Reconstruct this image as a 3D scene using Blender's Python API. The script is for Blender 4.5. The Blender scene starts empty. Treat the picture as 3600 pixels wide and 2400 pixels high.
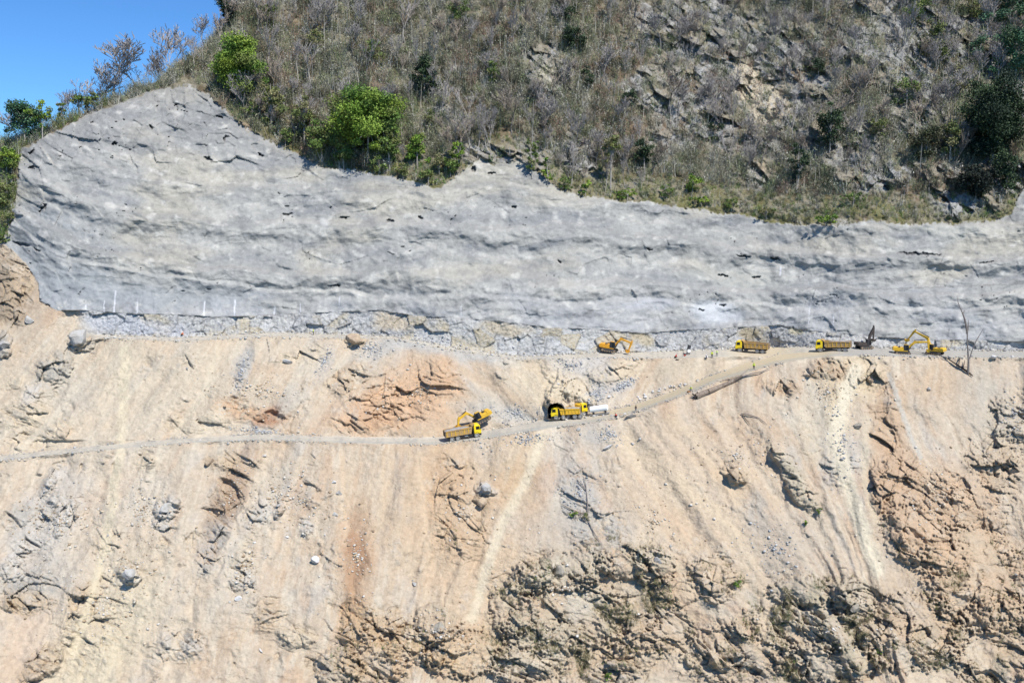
import bpy, bmesh, math, random
import numpy as np
from mathutils import Vector, Matrix

S = bpy.context.scene
COL = S.collection
R = math.radians
# ---------------------------------------------------------------- camera
F = 2037.0            # focal length in units of a 2352-wide picture
TH = R(8.0)
CZ = 60.0
cam_d = bpy.data.cameras.new('camera'); cam = bpy.data.objects.new('camera', cam_d); COL.objects.link(cam)
cam.location = (0, 0, CZ); cam.rotation_euler = (R(90) - TH, 0, 0)
cam_d.sensor_width = 36; cam_d.lens = 36 * F / 2352.0
cam_d.clip_start = 1.0; cam_d.clip_end = 4000
S.camera = cam
# ---------------------------------------------------------------- world + sun
SUN_EL, SUN_AZ = R(54), R(142)      # azimuth clockwise from +Y
w = bpy.data.worlds.new('World'); S.world = w; w.use_nodes = True
nt = w.node_tree; nt.nodes.clear()
sky = nt.nodes.new('ShaderNodeTexSky'); sky.sky_type = 'NISHITA'; sky.sun_disc = False
sky.sun_elevation = SUN_EL; sky.sun_rotation = SUN_AZ; sky.altitude = 1500; sky.air_density = 1.0
sky.dust_density = 0.0; sky.ozone_density = 3.5
gam = nt.nodes.new('ShaderNodeGamma'); gam.inputs[1].default_value = 1.22
mixs = nt.nodes.new('ShaderNodeMix'); mixs.data_type = 'RGBA'; mixs.blend_type = 'MULTIPLY'; mixs.inputs[0].default_value = 1.0
mixs.inputs[7].default_value = (0.41, 0.71, 1.0, 1)
bg = nt.nodes.new('ShaderNodeBackground'); bg.inputs[1].default_value = 0.11
out = nt.nodes.new('ShaderNodeOutputWorld')
nt.links.new(sky.outputs[0], mixs.inputs[6]); nt.links.new(mixs.outputs[2], bg.inputs[0]); nt.links.new(bg.outputs[0], out.inputs[0])
nt.nodes.remove(gam)
sd = bpy.data.lights.new('sun', 'SUN'); so = bpy.data.objects.new('sun', sd); COL.objects.link(so)
sd.energy = 4.6; sd.angle = R(0.5); sd.color = (1.0, 0.955, 0.88)
sdir = Vector((math.sin(SUN_AZ) * math.cos(SUN_EL), math.cos(SUN_AZ) * math.cos(SUN_EL), math.sin(SUN_EL)))
so.rotation_euler = sdir.to_track_quat('Z', 'Y').to_euler()
S.view_settings.view_transform = 'Standard'; S.view_settings.look = 'None'
S.view_settings.exposure = 0.45; S.view_settings.gamma = 1.0

# ---------------------------------------------------------------- noise helpers
def _h(ix, iy, s):
    h = (ix.astype(np.int64).astype(np.uint32) * np.uint32(374761393)) ^ (iy.astype(np.int64).astype(np.uint32) * np.uint32(668265263)) ^ np.uint32((s * 2246822519 + 3266489917) & 0xffffffff)
    h ^= h >> np.uint32(15); h *= np.uint32(2246822519); h ^= h >> np.uint32(13); h *= np.uint32(3266489917); h ^= h >> np.uint32(16)
    return h
def hf(ix, iy, s):
    return _h(ix, iy, s).astype(np.float32) / np.float32(4294967295.0)
def perlin(x, y, s=0):
    x0 = np.floor(x); y0 = np.floor(y); fx = (x - x0).astype(np.float32); fy = (y - y0).astype(np.float32)
    u = fx * fx * fx * (fx * (fx * 6 - 15) + 10); v = fy * fy * fy * (fy * (fy * 6 - 15) + 10)
    def g(ox, oy):
        a = hf(x0 + ox, y0 + oy, s) * np.float32(2 * math.pi)
        return np.cos(a) * (fx - ox) + np.sin(a) * (fy - oy)
    a = g(0, 0); b = g(1, 0); c = g(0, 1); d = g(1, 1)
    a = a + u * (b - a); c = c + u * (d - c)
    return (a + v * (c - a)) * np.float32(1.5)
def fbm(x, y, o=4, s=0, g=0.5):
    r = 0; am = 1.0; t = 0
    for i in range(o):
        r = r + am * perlin(x * 2 ** i + 7.3 * i, y * 2 ** i + 3.1 * i, s + i * 17); t += am; am *= g
    return r / t
def ridged(x, y, o=4, s=0, g=0.5):
    r = 0; am = 1.0; t = 0
    for i in range(o):
        r = r + am * (1 - np.abs(perlin(x * 2 ** i + 7.3 * i, y * 2 ** i + 3.1 * i, s + i * 17)) * 2); t += am; am *= g
    return r / t
def vor(x, y, s=0, jit=0.9):
    x0 = np.floor(x); y0 = np.floor(y)
    f1 = np.full(x.shape, 9.0, np.float32); f2 = np.full(x.shape, 9.0, np.float32)
    cx = np.zeros(x.shape, np.float32); cy = np.zeros(x.shape, np.float32); dx1 = np.zeros(x.shape, np.float32); dy1 = np.zeros(x.shape, np.float32)
    for ox in (-1, 0, 1):
        for oy in (-1, 0, 1):
            a = x0 + ox; b = y0 + oy
            dx = (x - a - 0.5 - (hf(a, b, s) - 0.5) * jit).astype(np.float32); dy = (y - b - 0.5 - (hf(a, b, s + 5) - 0.5) * jit).astype(np.float32)
            d = dx * dx + dy * dy
            m = d < f1
            f2 = np.where(m, f1, np.minimum(f2, d))
            cx = np.where(m, a, cx); cy = np.where(m, b, cy); dx1 = np.where(m, dx, dx1); dy1 = np.where(m, dy, dy1)
            f1 = np.where(m, d, f1)
    return np.sqrt(f1), np.sqrt(f2), cx, cy, dx1, dy1
def facet(x, y, s=0, tilt=1.0, step=0.6):
    f1, f2, cx, cy, dx, dy = vor(x, y, s)
    a = hf(cx, cy, s + 11) - 0.5; b = hf(cx, cy, s + 12) - 0.5; h = hf(cx, cy, s + 13) - 0.5
    crack = np.clip(1 - (f2 - f1) / 0.10, 0, 1)
    return (a * dx + b * dy) * tilt + h * step, crack, h
def ss(a, b, x):
    t = np.clip((x - a) / (b - a), 0, 1); return t * t * (3 - 2 * t)
def lin(c):
    c = np.array(c, float) / 255.0
    return np.where(c <= 0.04045, c / 12.92, ((c + 0.055) / 1.055) ** 2.4)
KA = 0.60
def alb(c): return (lin(c) * KA).astype(np.float32)

# ---------------------------------------------------------------- terrain grid in picture angles (V units)
def axis(lo, a, b, hi, d, grow=1.12):
    mid = list(np.arange(a, b, d)); l = []; x = a; s = d
    while x > lo: s = min(s * grow, 14); x -= s; l.append(x)
    r = []; x = mid[-1]; s = d
    while x < hi: s = min(s * grow, 14); x += s; r.append(x)
    return np.array(l[::-1] + mid + r)
xs = axis(-720, -40, 2392, 3060, 1.75)
ys = axis(-420, -30, 1600, 2150, 1.75)
NX, NY = len(xs), len(ys)
PX, PY = np.meshgrid(xs, ys)      # [row(y), col(x)]
def ip(pts, x):
    p = np.array(pts, float); return np.interp(x, p[:, 0], p[:, 1])
RIDGE = [(-720,560),(-300,440),(0,330),(40,322),(130,286),(250,234),(330,200),(370,182),(410,150),(455,118),(490,92),(515,60),(535,20),(560,-50),(620,-180),(760,-420),(900,-600),(3060,-600)]
YT = [(-60,600),(-20,565),(10,548),(25,520),(38,440),(45,345),(130,300),(200,265),(280,235),(360,205),(430,195),(480,215),(510,250),(560,290),(620,325),(680,350),(740,385),(800,390),(860,400),(930,410),(1000,435),(1020,428),(1060,396),(1100,362),(1130,380),(1190,366),(1240,400),(1290,440),(1380,455),(1500,468),(1620,483),(1700,495),(1780,515),(1850,518),(1950,512),(2000,500),(2060,515),(2200,510),(2290,508),(2325,485),(2340,450),(2360,410),(2500,330),(3060,250)]
YB = [(-60,601),(-20,566),(10,560),(30,575),(60,605),(88,650),(92,690),(130,712),(190,712),(300,720),(410,722),(500,728),(640,722),(790,715),(870,712),(960,725),(1010,728),(1120,735),(1180,741),(1260,752),(1360,755),(1480,765),(1560,758),(1680,752),(1790,746),(1830,755),(1920,764),(2010,773),(2110,779),(2200,780),(2352,785),(3060,795)]
BENCH = [(-720,800,0),(190,765,0),(230,772,3),(420,779,4),(620,767,4),(740,771,4),(900,775,3),(1050,803,3),(1200,822,3),(1380,815,5),(1500,815,7),(1700,809,9),(1850,807,10),(2000,807,9),(2150,811,8),(2352,814,7),(3060,815,7)]
ROAD = [(-720,1110,5),(0,1052,4.5),(200,1031,5),(400,1013,5),(600,1003,6),(850,1011,7),(1000,1012,8),(1150,992,9),(1250,975,9),(1350,962,9),(1450,940,9),(1550,905,9),(1650,865,9),(1730,840,10),(1790,824,10),(1850,816,8),(1930,808,7)]
bx = np.array(BENCH, float); rx_ = np.array(ROAD, float)
wob = fbm(PX / 60, PY / 60, 4, 3)
wob2 = fbm(PX / 60 + 50, PY / 60 + 20, 4, 9)
WX = PX + wob * 22; WY = PY + wob2 * 16
wl = fbm(PX / 240, PY / 200, 2, 13) * 1.2; wl2 = fbm(PX / 240 + 9, PY / 200, 2, 14) * 1.2
fine1 = fbm(PX / 9, PY / 9, 3, 21); fine2 = fbm(PX / 9 + 31, PY / 9, 3, 22)
EX_ = PX + fine1 * 9 + wob * 8; EY = PY + fine2 * 8 + wob2 * 9
# region weights
yt = ip(YT, EX_); yb = ip(YB, PX + fine1 * 3)
ybc = bx[:, 1] - bx[:, 2]
bc = np.interp(PX, bx[:, 0], bx[:, 1]); bh = np.interp(PX, bx[:, 0], bx[:, 2])
mA = 1 - ss(-2, 2, EY - yt)                       # bush hillside
leftveg = ss(38, 20, EX_) * ss(575, 545, EY)
yb_s = yb + fine1 * 1.5
mB = (1 - mA) * ss(2, 0, PY - yb_s)
mCtop = 1 - (mA + mB)
cleft = ss(170, 215, EX_ - (EY - 740) * 0.6)
cbot = bc - bh + fine2 * 3
mC = mCtop * ss(3, -2, PY - cbot) * cleft
mBench = ss(1.6, 0.4, np.abs(PY - bc + fine1 * 1.5) - bh) * ss(215, 235, PX) * (bh > 0)
rc = np.interp(PX, rx_[:, 0], rx_[:, 1]); rh = np.interp(PX, rx_[:, 0], rx_[:, 2]) * (.88 + .5 * fbm(PX / 70, PX * 0 + 3, 3, 160))
mRoad = ss(1.6, 0.4, np.abs(PY - rc + fine1 * 1.2) - rh) * ss(1950, 1925, PX)
mFlat = np.clip(np.maximum(mRoad, mBench), 0, 1)
mC = mC * (1 - mFlat)
mD = np.clip(1 - mA - mB - mC - mFlat, 0, 1)

def blob(cx, cy, rx, ry, ang=0, soft=0.35, X=None, Y=None):
    X = WX if X is None else X; Y = WY if Y is None else Y
    a = R(ang); c, s_ = math.cos(a), math.sin(a)
    dx = X - cx; dy = Y - cy
    u = (dx * c + dy * s_) / rx; v = (-dx * s_ + dy * c) / ry
    r = np.sqrt(u * u + v * v) + fine1 * 0.22
    return np.clip((1 + soft - r) / (2 * soft), 0, 1) ** 1.0, r

# ---- slope field and depth integration
TT = (-math.sin(TH) + (784 - PY) / F * math.cos(TH)) / (math.cos(TH) + (784 - PY) / F * math.sin(TH))
def tan_of(py): yc = (784 - py) / F; return (-math.sin(TH) + yc * math.cos(TH)) / (math.cos(TH) + yc * math.sin(TH))
low = fbm(PX / 420, PY / 300, 3, 77)
SL = mA * (1.15 + 0.35 * low) + mB * (1.35 + 0.25 * fbm(PX / 300, PY / 45, 2, 5)) + mC * 2.6 + mD * (0.92 + 0.25 * low)
lowrock, _ = blob(1450, 1430, 420, 190, 0, 0.4); SL = SL + lowrock * mD * 0.5
prt, _ = blob(1275, 946, 26, 22, 0, 0.3, PX, PY); SL = SL * (1 - prt) + 5.0 * prt
SL = SL * (1 - mFlat) + 0.02 * mFlat
ridge = ip(RIDGE, PX) + fine1 * 3
nr = ss(90, 0, PY - ridge)
SL = SL * (1 - nr) + nr * (TT + 0.35)
ANCH = [(-720,188),(0,197),(1050,205),(1450,213),(1800,225),(1900,226),(2352,224),(3060,215)]
ya = np.where(xs < 1900, np.interp(xs, rx_[:, 0], rx_[:, 1]), np.interp(xs, bx[:, 0], bx[:, 1]))
dT = np.zeros_like(TT); dT[1:] = TT[1:] - TT[:-1]           # negative downwards
Sm = np.maximum(SL, TT + 0.12)
inc = np.zeros_like(TT); inc[1:] = dT[1:] / (0.5 * (Sm[1:] + Sm[:-1]) - 0.5 * (TT[1:] + TT[:-1]))
LN = np.cumsum(inc, axis=0)
ia = np.clip(np.searchsorted(ys, ya), 0, NY - 1)
LN = LN - LN[ia, np.arange(NX)][None, :]
Y0 = np.exp(LN) * ip(ANCH, xs)[None, :]
# lateral smoothing of column noise
def smooth_x(a, k):
    p = np.pad(a, ((0, 0), (k, k)), mode='edge'); c = np.cumsum(np.pad(p, ((0, 0), (1, 0))), axis=1)
    return (c[:, 2 * k + 1:] - c[:, :-2 * k - 1]) / (2 * k + 1)
Y0 = smooth_x(smooth_x(Y0, 6), 6)

def gsm(h, k=26, it=3):
    for _ in range(it):
        p = np.pad(h, (k, k), mode='edge'); c_ = np.cumsum(np.pad(p, (1, 0))); h = (c_[2 * k + 1:] - c_[:-2 * k - 1]) / (2 * k + 1)
    return h
# join neighbouring columns smoothly above the cut and below the road
yb_c = ip([(-720,690),(150,700)] + [p for p in YB if p[0] > 180], xs); jt = np.clip(np.searchsorted(ys, yb_c), 0, NY - 1); h_up = Y0[jt, np.arange(NX)]
c_up = (gsm(h_up) / h_up)[None, :]
top_a = ip([(-720,1100),(0,1045),(400,1005),(850,1000),(1150,980),(1450,928),(1600,878),(1700,840),(1790,806),(1850,799),(3060,800)], xs); rampu = np.clip((top_a[None, :] - 3 - PY) / np.maximum(top_a - yb_c, 20)[None, :], 0, 1)
rampu = rampu * rampu * (3 - 2 * rampu)
ysm = ip([(-720,1110),(0,1052),(400,1013),(850,1011),(1150,992),(1450,940),(1650,865),(1730,842),(1800,826),(1860,818),(1930,811),(2352,815),(3060,815)], xs); ylo = ysm + 70; jl = np.clip(np.searchsorted(ys, ylo), 0, NY - 1); h_lo = Y0[jl, np.arange(NX)]
c_lo = (gsm(h_lo) / h_lo)[None, :]; rampl = np.clip((PY - ysm[None, :] - 10) / 30.0, 0, 1); rampl = rampl * rampl * (3 - 2 * rampl)
Y0 = Y0 * (1 + (c_up - 1) * rampu) * (1 + (c_lo - 1) * rampl)

hv_ = smooth_x(smooth_x(smooth_x(Y0, 22), 22), 22)
near = np.minimum(np.where(PX < 1935, np.abs(PY - rc) - rh, 999), np.where((bh > 0) & (PX > 1250), np.abs(PY - bc) - bh, 999))
kk = ss(4, 30, near) * (1 - prt); Y0 = Y0 * (1 - kk) + hv_ * kk

# ---- stream coordinate for the talus
def stream(px, py):
    G = [(-720,-.6),(0,-.5),(400,-.42),(700,-.2),(900,-.12),(1100,-.28),(1230,-.4),(1290,0),(1400,.6),(1600,.8),(1800,.55),(1930,.28),(2100,.5),(2352,.6),(3060,.6)]
    x0 = px.copy()
    dy = np.clip(py - 1000, -60, 700)
    for i in range(6): x0 = 0.5 * x0 + 0.5 * (px - ip(G, x0) * dy)
    return x0
U = stream(PX, PY)
up = ss(1030, 960, PY)
G2 = ip([(-720,-.9),(300,-.75),(700,-.5),(900,-.55),(1000,.2),(1060,.9),(1300,.7),(1400,-.6),(1600,-.2),(1900,.0),(3060,.2)], PX)
U2 = PX - G2 * (PY - 850)
US = np.where(PY < np.minimum(rc, 1010), U2, U)
streak = fbm(US / 26 + wob * .5, PY / 230 + wob2, 4, 41, 0.55)
streakb = fbm(US / 75 + 9 + wob * .3, PY / 420, 3, 43)

# ---- displacement (metres toward the viewer)
D = 2.2 * fbm(PX / 330, PY / 260, 3, 101) * (1 - mFlat * 0.0)
# strata coordinate of the grey face
qf = -210 * np.exp(-np.clip(PX + 40, 0, 9999) / 330) * ss(980, 500, PY) + 0.02 * (PX - 1000) + 26 * np.sin(PX / 310 + 1.0) * ss(700, 560, PY)
Q = PY - qf
warpq = fbm(PX / 120, PY / 120, 3, 55) * 30
bench_lines = 0
for q0, wd, am in [(470, 16, .8), (552, 18, 1.4), (655, 16, 1.6), (692, 10, .6)]:
    qq = Q - q0 + warpq * 0.35 + fbm(PX / 200, PX * 0 + q0, 2, q0) * 22
    bench_lines = bench_lines + am * (ss(-wd, 0, qq) * ss(46, 0, qq))
a1 = fbm(PX / 95 + Q / 90, Q / 42 + warpq / 30, 5, 61, 0.5)
rd = 1 - np.abs(fbm(PX / 85 + warpq / 30, Q / 26, 5, 63, 0.55)) * 3
dB = bench_lines * 1.7 + a1 * 0.8 + rd * 0.08 + fbm(PX / 13, Q / 11, 3, 66) * 0.16 + fbm(PX / 60, PY / 44, 3, 67) * 1.2
fB1, cB1, _ = facet(PX / 60 + wl, Q / 34 + wl2, 71, 1.0, 0.5)
rough_top = ss(430, 330, PY) + ss(300, 60, PX) * 0.5
dB = dB + fB1 * (0.45 + 1.1 * rough_top) + facet(PX / 26 + wl, Q / 17 + wl2, 72, 1.1, .5)[0] * (.12 + .55 * rough_top)
pocket = ridged(PX / 60 + Q / 90 + warpq / 30, Q / 30 + warpq / 50, 4, 68)
pk = ss(0.86, 0.94, pocket) * ss(0.16, 0.4, fbm(PX / 150, PY / 90, 2, 69) + 0.28 * rough_top)
pk = pk * mB
dB = dB - pk * 1.3
# bush hillside: rocky relief
xr = PX * 0.82 + PY * 0.57; yr = -PX * 0.57 + PY * 0.82
f1, c1, h1 = facet(xr / 60 + wl, yr / 34 + wl2, 81, 1.3, 0.9)
f2, c2, h2 = facet(xr / 22 + wl, yr / 12 + wl2, 82, 1.2, 0.8)
rockA = ss(-0.05, 0.25, fbm(PX / 190, PY / 150, 3, 83) + ss(1300, 1500, PX) * 0.25 - 0.12 - ss(380, 440, PY - (PX - 1500) * 0.05) * 0.35)
for b in [(1560,90,150,60,20),(1250,170,40,60,0),(1760,220,110,110,0),(1740,340,60,50,0),(1700,110,200,80,0),(2220,450,90,45,0),(1990,330,40,60,10),(2050,110,160,90,0)]:
    rockA = np.maximum(rockA, blob(*b)[0])
rockA = rockA * mA
dA = rockA * (f1 * 3.8 + f2 * 1.7) + fbm(PX / 40, PY / 40, 4, 84) * 2.2 + fbm(PX / 10, PY / 10, 3, 85) * 0.5
# cut band
f3, c3, h3 = facet(PX / 34 + wl, PY / 30 + wl2, 91, 1.0, 0.7)
f4, c4, h4 = facet(PX / 11 + wl, PY / 9 + wl2, 92, 1.0, 0.6)
dC = f3 * 1.1 + f4 * 0.45 + fbm(PX / 6, PY / 6, 3, 93) * 0.25
# earth slope
rockD = ss(0.14, 0.42, fbm(US / 70, PY / 110, 4, 111) * 0.9 + fbm(PX / 25, PY / 25, 3, 112) * 0.35)
OUT = [ # outcrops fixed to the slope: x,y,rx,ry,ang,height,colour,roughness
 (190,779,46,28,-35,2.2,'g',1),(130,845,44,34,-30,2.0,'g',1.6),(75,905,34,16,-35,1.2,'w',1),(30,885,28,14,-20,1.,'c',1),(20,700,40,50,20,.9,'b',2.4),(10,790,22,30,0,2,'g',1),(50,640,30,60,15,.5,'t2',2.4),(15,620,24,46,0,.8,'b',2.4),
 (620,960,34,22,0,-1.6,'r',2.2),(900,920,90,45,10,.6,'o',2.2),(850,970,80,26,0,-.6,'o',1.8),(1010,870,50,40,0,.4,'o',1.6),(800,870,50,26,-25,.9,'b2',2.0),(815,778,26,18,-20,1.8,'t',1),(545,940,50,24,20,-.6,'o',1.3),
 (555,850,16,50,15,.3,'g2',1.2),(1290,900,40,40,30,1.4,'c',1.6),(1410,850,60,28,-30,1.0,'c',1.3),(1300,880,70,20,35,.8,'c',1.3),(1335,905,60,24,30,.9,'c',1.4),
 (386,1165,30,24,-30,2.2,'w',1.2),(375,1200,30,20,-30,1.0,'w',1.2),(300,1325,30,24,20,2.0,'w',1.5),(110,1170,50,18,-52,1.2,'w',1.8),(150,1190,50,18,-52,.8,'w',1.6),(40,1190,40,24,-30,.8,'g',1.2),(80,1350,70,46,-10,.5,'g',1.3),(30,1310,30,30,-45,1.1,'w',1),(60,1385,60,20,0,1.2,'t',2.0),
 (530,1130,34,120,25,.2,'br',1.5),(500,1230,30,40,25,.3,'g2',1.6),(560,1300,30,60,15,.4,'c',1.4),(1115,1125,24,18,10,1.4,'w',1),(1105,1152,20,14,0,1.6,'b',1),(1040,1120,50,60,0,.3,'o2',1.5),(1060,1220,60,60,0,.4,'o2',1.3),
 (1690,1088,28,24,20,1.6,'t2',1.5),(1010,1430,60,44,0,2.4,'g3',1.6),(1330,1130,40,60,10,.8,'g2',.8),(1300,1310,110,46,-4,3.0,'gd',2.4),(1500,1300,50,44,10,2.6,'gd',2.2),(1220,1330,50,40,0,2.2,'gd',1.8),
 (1300,1420,150,80,-10,2.0,'gd',2.2),(1180,1400,60,60,0,2.4,'gd',1.8),(1230,1500,110,60,-25,2.2,'g3',2.2),(1380,1220,70,60,10,.7,'g2',1.1),(1430,1290,60,40,0,2.2,'gd',2),(1550,1360,60,40,0,1.2,'t2',2),(1480,1440,110,60,0,1.4,'t2',2.0),(1640,1330,60,50,20,1.2,'t2',1.8),
 (1870,1360,110,36,5,2.2,'gd',2.2),(1850,1440,130,60,5,1.6,'gd',2.4),(1960,1380,50,50,0,2.6,'g3',2.2),(1900,1520,120,50,0,1.8,'gd',2.4),(1700,1500,130,70,0,1.4,'t2',2.0),(1840,1130,70,24,52,1.3,'gd',2.0),(1800,1060,50,16,50,1.0,'gd',1.6),(2120,1240,110,70,30,1.6,'o3',2.4),(2200,1150,120,60,20,1.0,'o3',1.8),(2250,1330,150,110,40,1.6,'o3',2.4),
 (2100,1450,130,90,0,1.8,'t2',2.2),(2300,1480,120,110,0,1.8,'t2',2.4),(2060,1120,60,70,20,.8,'br2',1.6),(2040,980,40,90,-5,.6,'br2',1.4),(2330,960,60,50,20,1.2,'g3',1.8),(2290,1060,70,60,30,1.1,'t2',1.8),(1170,1000,1,1,0,0,'c',0),
 (590,1180,26,40,25,.7,'w',1.6),(640,1165,22,18,0,.8,'w',1.6),(560,1330,30,26,20,.9,'w',1.6),(480,1290,26,40,30,.6,'g2',1.8),(250,1240,30,26,-20,.6,'c',1.6),(120,1100,50,18,-50,.7,'w',1.6),(60,1260,50,24,-40,.8,'w',1.8),(190,1380,30,50,35,.4,'t2',1.6),(420,1480,50,30,0,.5,'w',1.6),(620,1410,30,40,20,.5,'t2',1.4),(330,1060,26,20,0,.5,'c',1.6),(520,1060,40,20,0,.4,'t2',1.6),(700,1210,16,20,0,.6,'w',1.4),(680,1460,40,26,0,.6,'c',1.6),(100,1520,70,26,-40,.6,'t2',1.6),
 (950,1470,130,60,5,1.8,'oc',1.8),(820,1440,40,60,10,1.4,'oc',2.0),(780,1530,60,46,0,2.6,'g3',1.4),(1060,1500,90,60,0,2.6,'oc',1.2),(860,1520,80,50,0,1.6,'oc',2.0),(1400,1530,130,50,-20,1.6,'t2',2.2),(1910,850,60,24,0,.8,'br2',2.2),(1985,865,34,30,0,.9,'c2',2.0),(1800,890,40,20,10,.6,'br2',2.0),
 (1270,928,22,12,-10,2.2,'t',1.4),(720,815,40,22,-15,.8,'c',1.6),(660,820,30,12,-25,.6,'c',1.2),(1930,1070,40,50,10,.5,'g2',1.0),(90,1000,80,30,-20,.4,'c',1.4),(60,950,60,30,-10,.4,'c',1.6),(450,970,80,24,0,.4,'c',1.3),(200,1450,90,60,-50,.3,'c',1.2),
]
OC = {'g': (188,186,178), 'w': (224,219,210), 'c': (232,216,188), 'b': (164,146,122), 'r': (184,130,92), 'o': (226,184,144), 'b2': (205,180,150), 't': (222,196,160), 'g2': (196,194,188), 'br': (186,158,132),
      'o2': (216,184,148), 't2': (212,188,156), 'g3': (206,194,172), 'gd': (206,194,168), 'o3': (220,186,150), 'oc': (218,186,144), 'br2': (212,180,146), 'c2': (230,210,174)}
rough = rockD * (0.34 + .3 * ss(900, 500, PX))
hump = np.zeros_like(PX); ocw = []
for o in OUT:
    m, r = blob(o[0], o[1], o[2], o[3], o[4], 0.42)
    hump += o[5] * np.sqrt(np.clip(1 - r * r, 0, 1))
    rough = np.maximum(rough, m * o[7] * 0.62)
    ocw.append((m, o[6]))
brk = ss(1180, 1480, PY + (PX - 1500) * 0.12) * ss(900, 1250, PX) * ss(-0.15, 0.25, fbm(PX / 130, PY / 90, 3, 118))
lanes = ss(-.02, .22, fbm((PX + PY * .9) / 95, (PY - PX * .4) / 260, 3, 119)); zone = np.maximum(np.maximum(blob(1340, 1350, 240, 130, 8, .3)[0], blob(1890, 1440, 130, 150, 0, .3)[0]), np.maximum(blob(1260, 1490, 160, 90, -15, .3)[0], blob(2280, 1420, 120, 220, 10, .4)[0] * .7))
brk = brk * np.clip(.25 + .85 * zone + .25 * lanes - .75 * ss(.02, .28, fbm((PX - PY * .8) / 75, (PY + PX * .5) / 200, 3, 120)), 0, 1)
rough = np.maximum(rough, brk * 0.75)
CH = [([(1245,1000),(1215,1090),(1150,1210),(1120,1300),(1085,1420)], 17, (240,226,196), .85),
 ([(1965,850),(1935,930),(1915,1000),(1945,1110),(1990,1240),(2015,1310)], 26, (248,236,208), 1.0),
 ([(1990,960),(1985,1100),(2010,1200)], 14, (226,212,184), .7),
 ([(1440,1010),(1560,1110),(1660,1190),(1720,1290)], 34, (238,218,186), .6),
 ([(1380,985),(1480,1090),(1560,1160)], 16, (232,214,186), .5), ([(1540,960),(1640,1060),(1700,1150)], 18, (230,208,176), .5),
 ([(290,800),(285,930),(275,1050),(240,1260),(170,1500)], 16, (244,230,196), .7), ([(215,840),(120,960),(40,1040)], 12, (240,228,204), .5),
 ([(850,790),(700,900),(640,960)], 10, (220,210,192), .6), ([(500,800),(470,900),(400,1000)], 13, (240,226,198), .6), ([(620,1040),(560,1180),(440,1400),(380,1540)], 16, (238,220,192), .5), ([(690,1050),(650,1200),(600,1320)], 10, (236,214,184), .5),
 ([(1060,850),(1160,900),(1240,960)], 14, (214,188,158), .6), ([(2040,860),(2080,960),(2110,1050)], 9, (208,206,196), .8), ([(780,1040),(800,1160),(790,1250)], 9, (234,206,172), .6), ([(960,1040),(970,1150),(990,1300)], 10, (236,210,176), .6), ([(880,1040),(885,1160),(880,1300)], 8, (232,204,170), .5),
 ([(1730,1100),(1738,1200),(1745,1330),(1740,1400)], 3.0, (196,172,144), .5), ([(1740,1290),(1760,1400),(1750,1480)], 18, (230,208,178), .7), ([(2140,900),(2180,1040),(2280,1180)], 18, (222,200,174), .5)]
CHM = []; allch = np.zeros_like(PX)
for pts, wd, col, a in CH:
    p = np.array(pts, float); d = np.full(PX.shape, 1e9, np.float32); X = PX + fine1 * 5 + wob * 9
    for k in range(len(p) - 1):
        v = p[k + 1] - p[k]; L = v @ v; t = np.clip(((X - p[k, 0]) * v[0] + (PY - p[k, 1]) * v[1]) / L, 0, 1)
        d = np.minimum(d, np.hypot(X - p[k, 0] - t * v[0], PY - p[k, 1] - t * v[1]))
    m = ss(wd, wd * .25, d); CHM.append(m); allch = np.maximum(allch, m * a)
scree = ss(-.02, .22, fbm((PX - PY * .75) / 80, (PY + PX * .5) / 230, 3, 120)); right_ = ss(1990, 2080, PX)
rough = np.minimum(rough, 1.25) * (1 - ss(1120, 1240, PY) * ss(760, 860, PX) * np.clip(.72 * scree + .25 * right_, 0, .85))
rough = rough * (1 - np.clip(allch * 1.1, 0, .95))
xd = PX * 0.9 + PY * 0.42; yd = -PX * 0.42 + PY * 0.9
g1, k1, i1 = facet(xd / 46 + wl, yd / 27 + wl2, 121, 1.3, 0.9)
g2, k2, i2 = facet(xd / 19 + wl * 2, yd / 11 + wl2, 122, 1.3, 0.8)
g3, k3, i3 = facet(xd / 7, yd / 5, 123, 1.2, 0.7)
g0, k0, i0 = facet(xd / 100 + wl, yd / 60 + wl2, 124, 1.5, 1.0)
dD = rough * (g0 * 1.8 + g1 * 1.5 + g2 * 0.62 + g3 * 0.2) - rough * k1 * 0.35
dD = dD + hump + streak * 0.10 * (1 - 0.5 * np.clip(rough, 0, 1)) + streakb * 1.5 + fbm(US / 110, PY / 300, 2, 129) * 1.2 + fbm(PX / 60, PY / 60, 3, 127) * 0.6 + fbm(PX / 16, PY / 12, 4, 125) * 0.2 + fbm(PX / 4.5, PY / 4, 2, 126) * 0.06
# pronounced ledges in the broken ground
ledge = ridged(xd / 110 + wl, yd / 40 + wl2, 3, 128)
dD = dD - ss(0.72, 0.9, ledge) * np.clip(rough - 0.5, 0, 1) * 1.5
gapx = np.abs(ip([(0,1240),(1,1240)], PX) * 0)
flatdamp = 1 - ss(10, 0, np.minimum(np.abs(PY - rc) - rh, np.where(bh > 0, np.abs(PY - bc) - bh, 99))) * 0.75
D = D + (mA * dA + mB * dB + mC * dC + mD * dD * flatdamp + mFlat * fbm(PX / 30, PY / 8, 2, 140) * 0.05)
D = D * 1.0
# shotcrete lip proud of the cut
D = D + mB * 0.15 * ss(40, 0, yb_s - PY)
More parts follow.
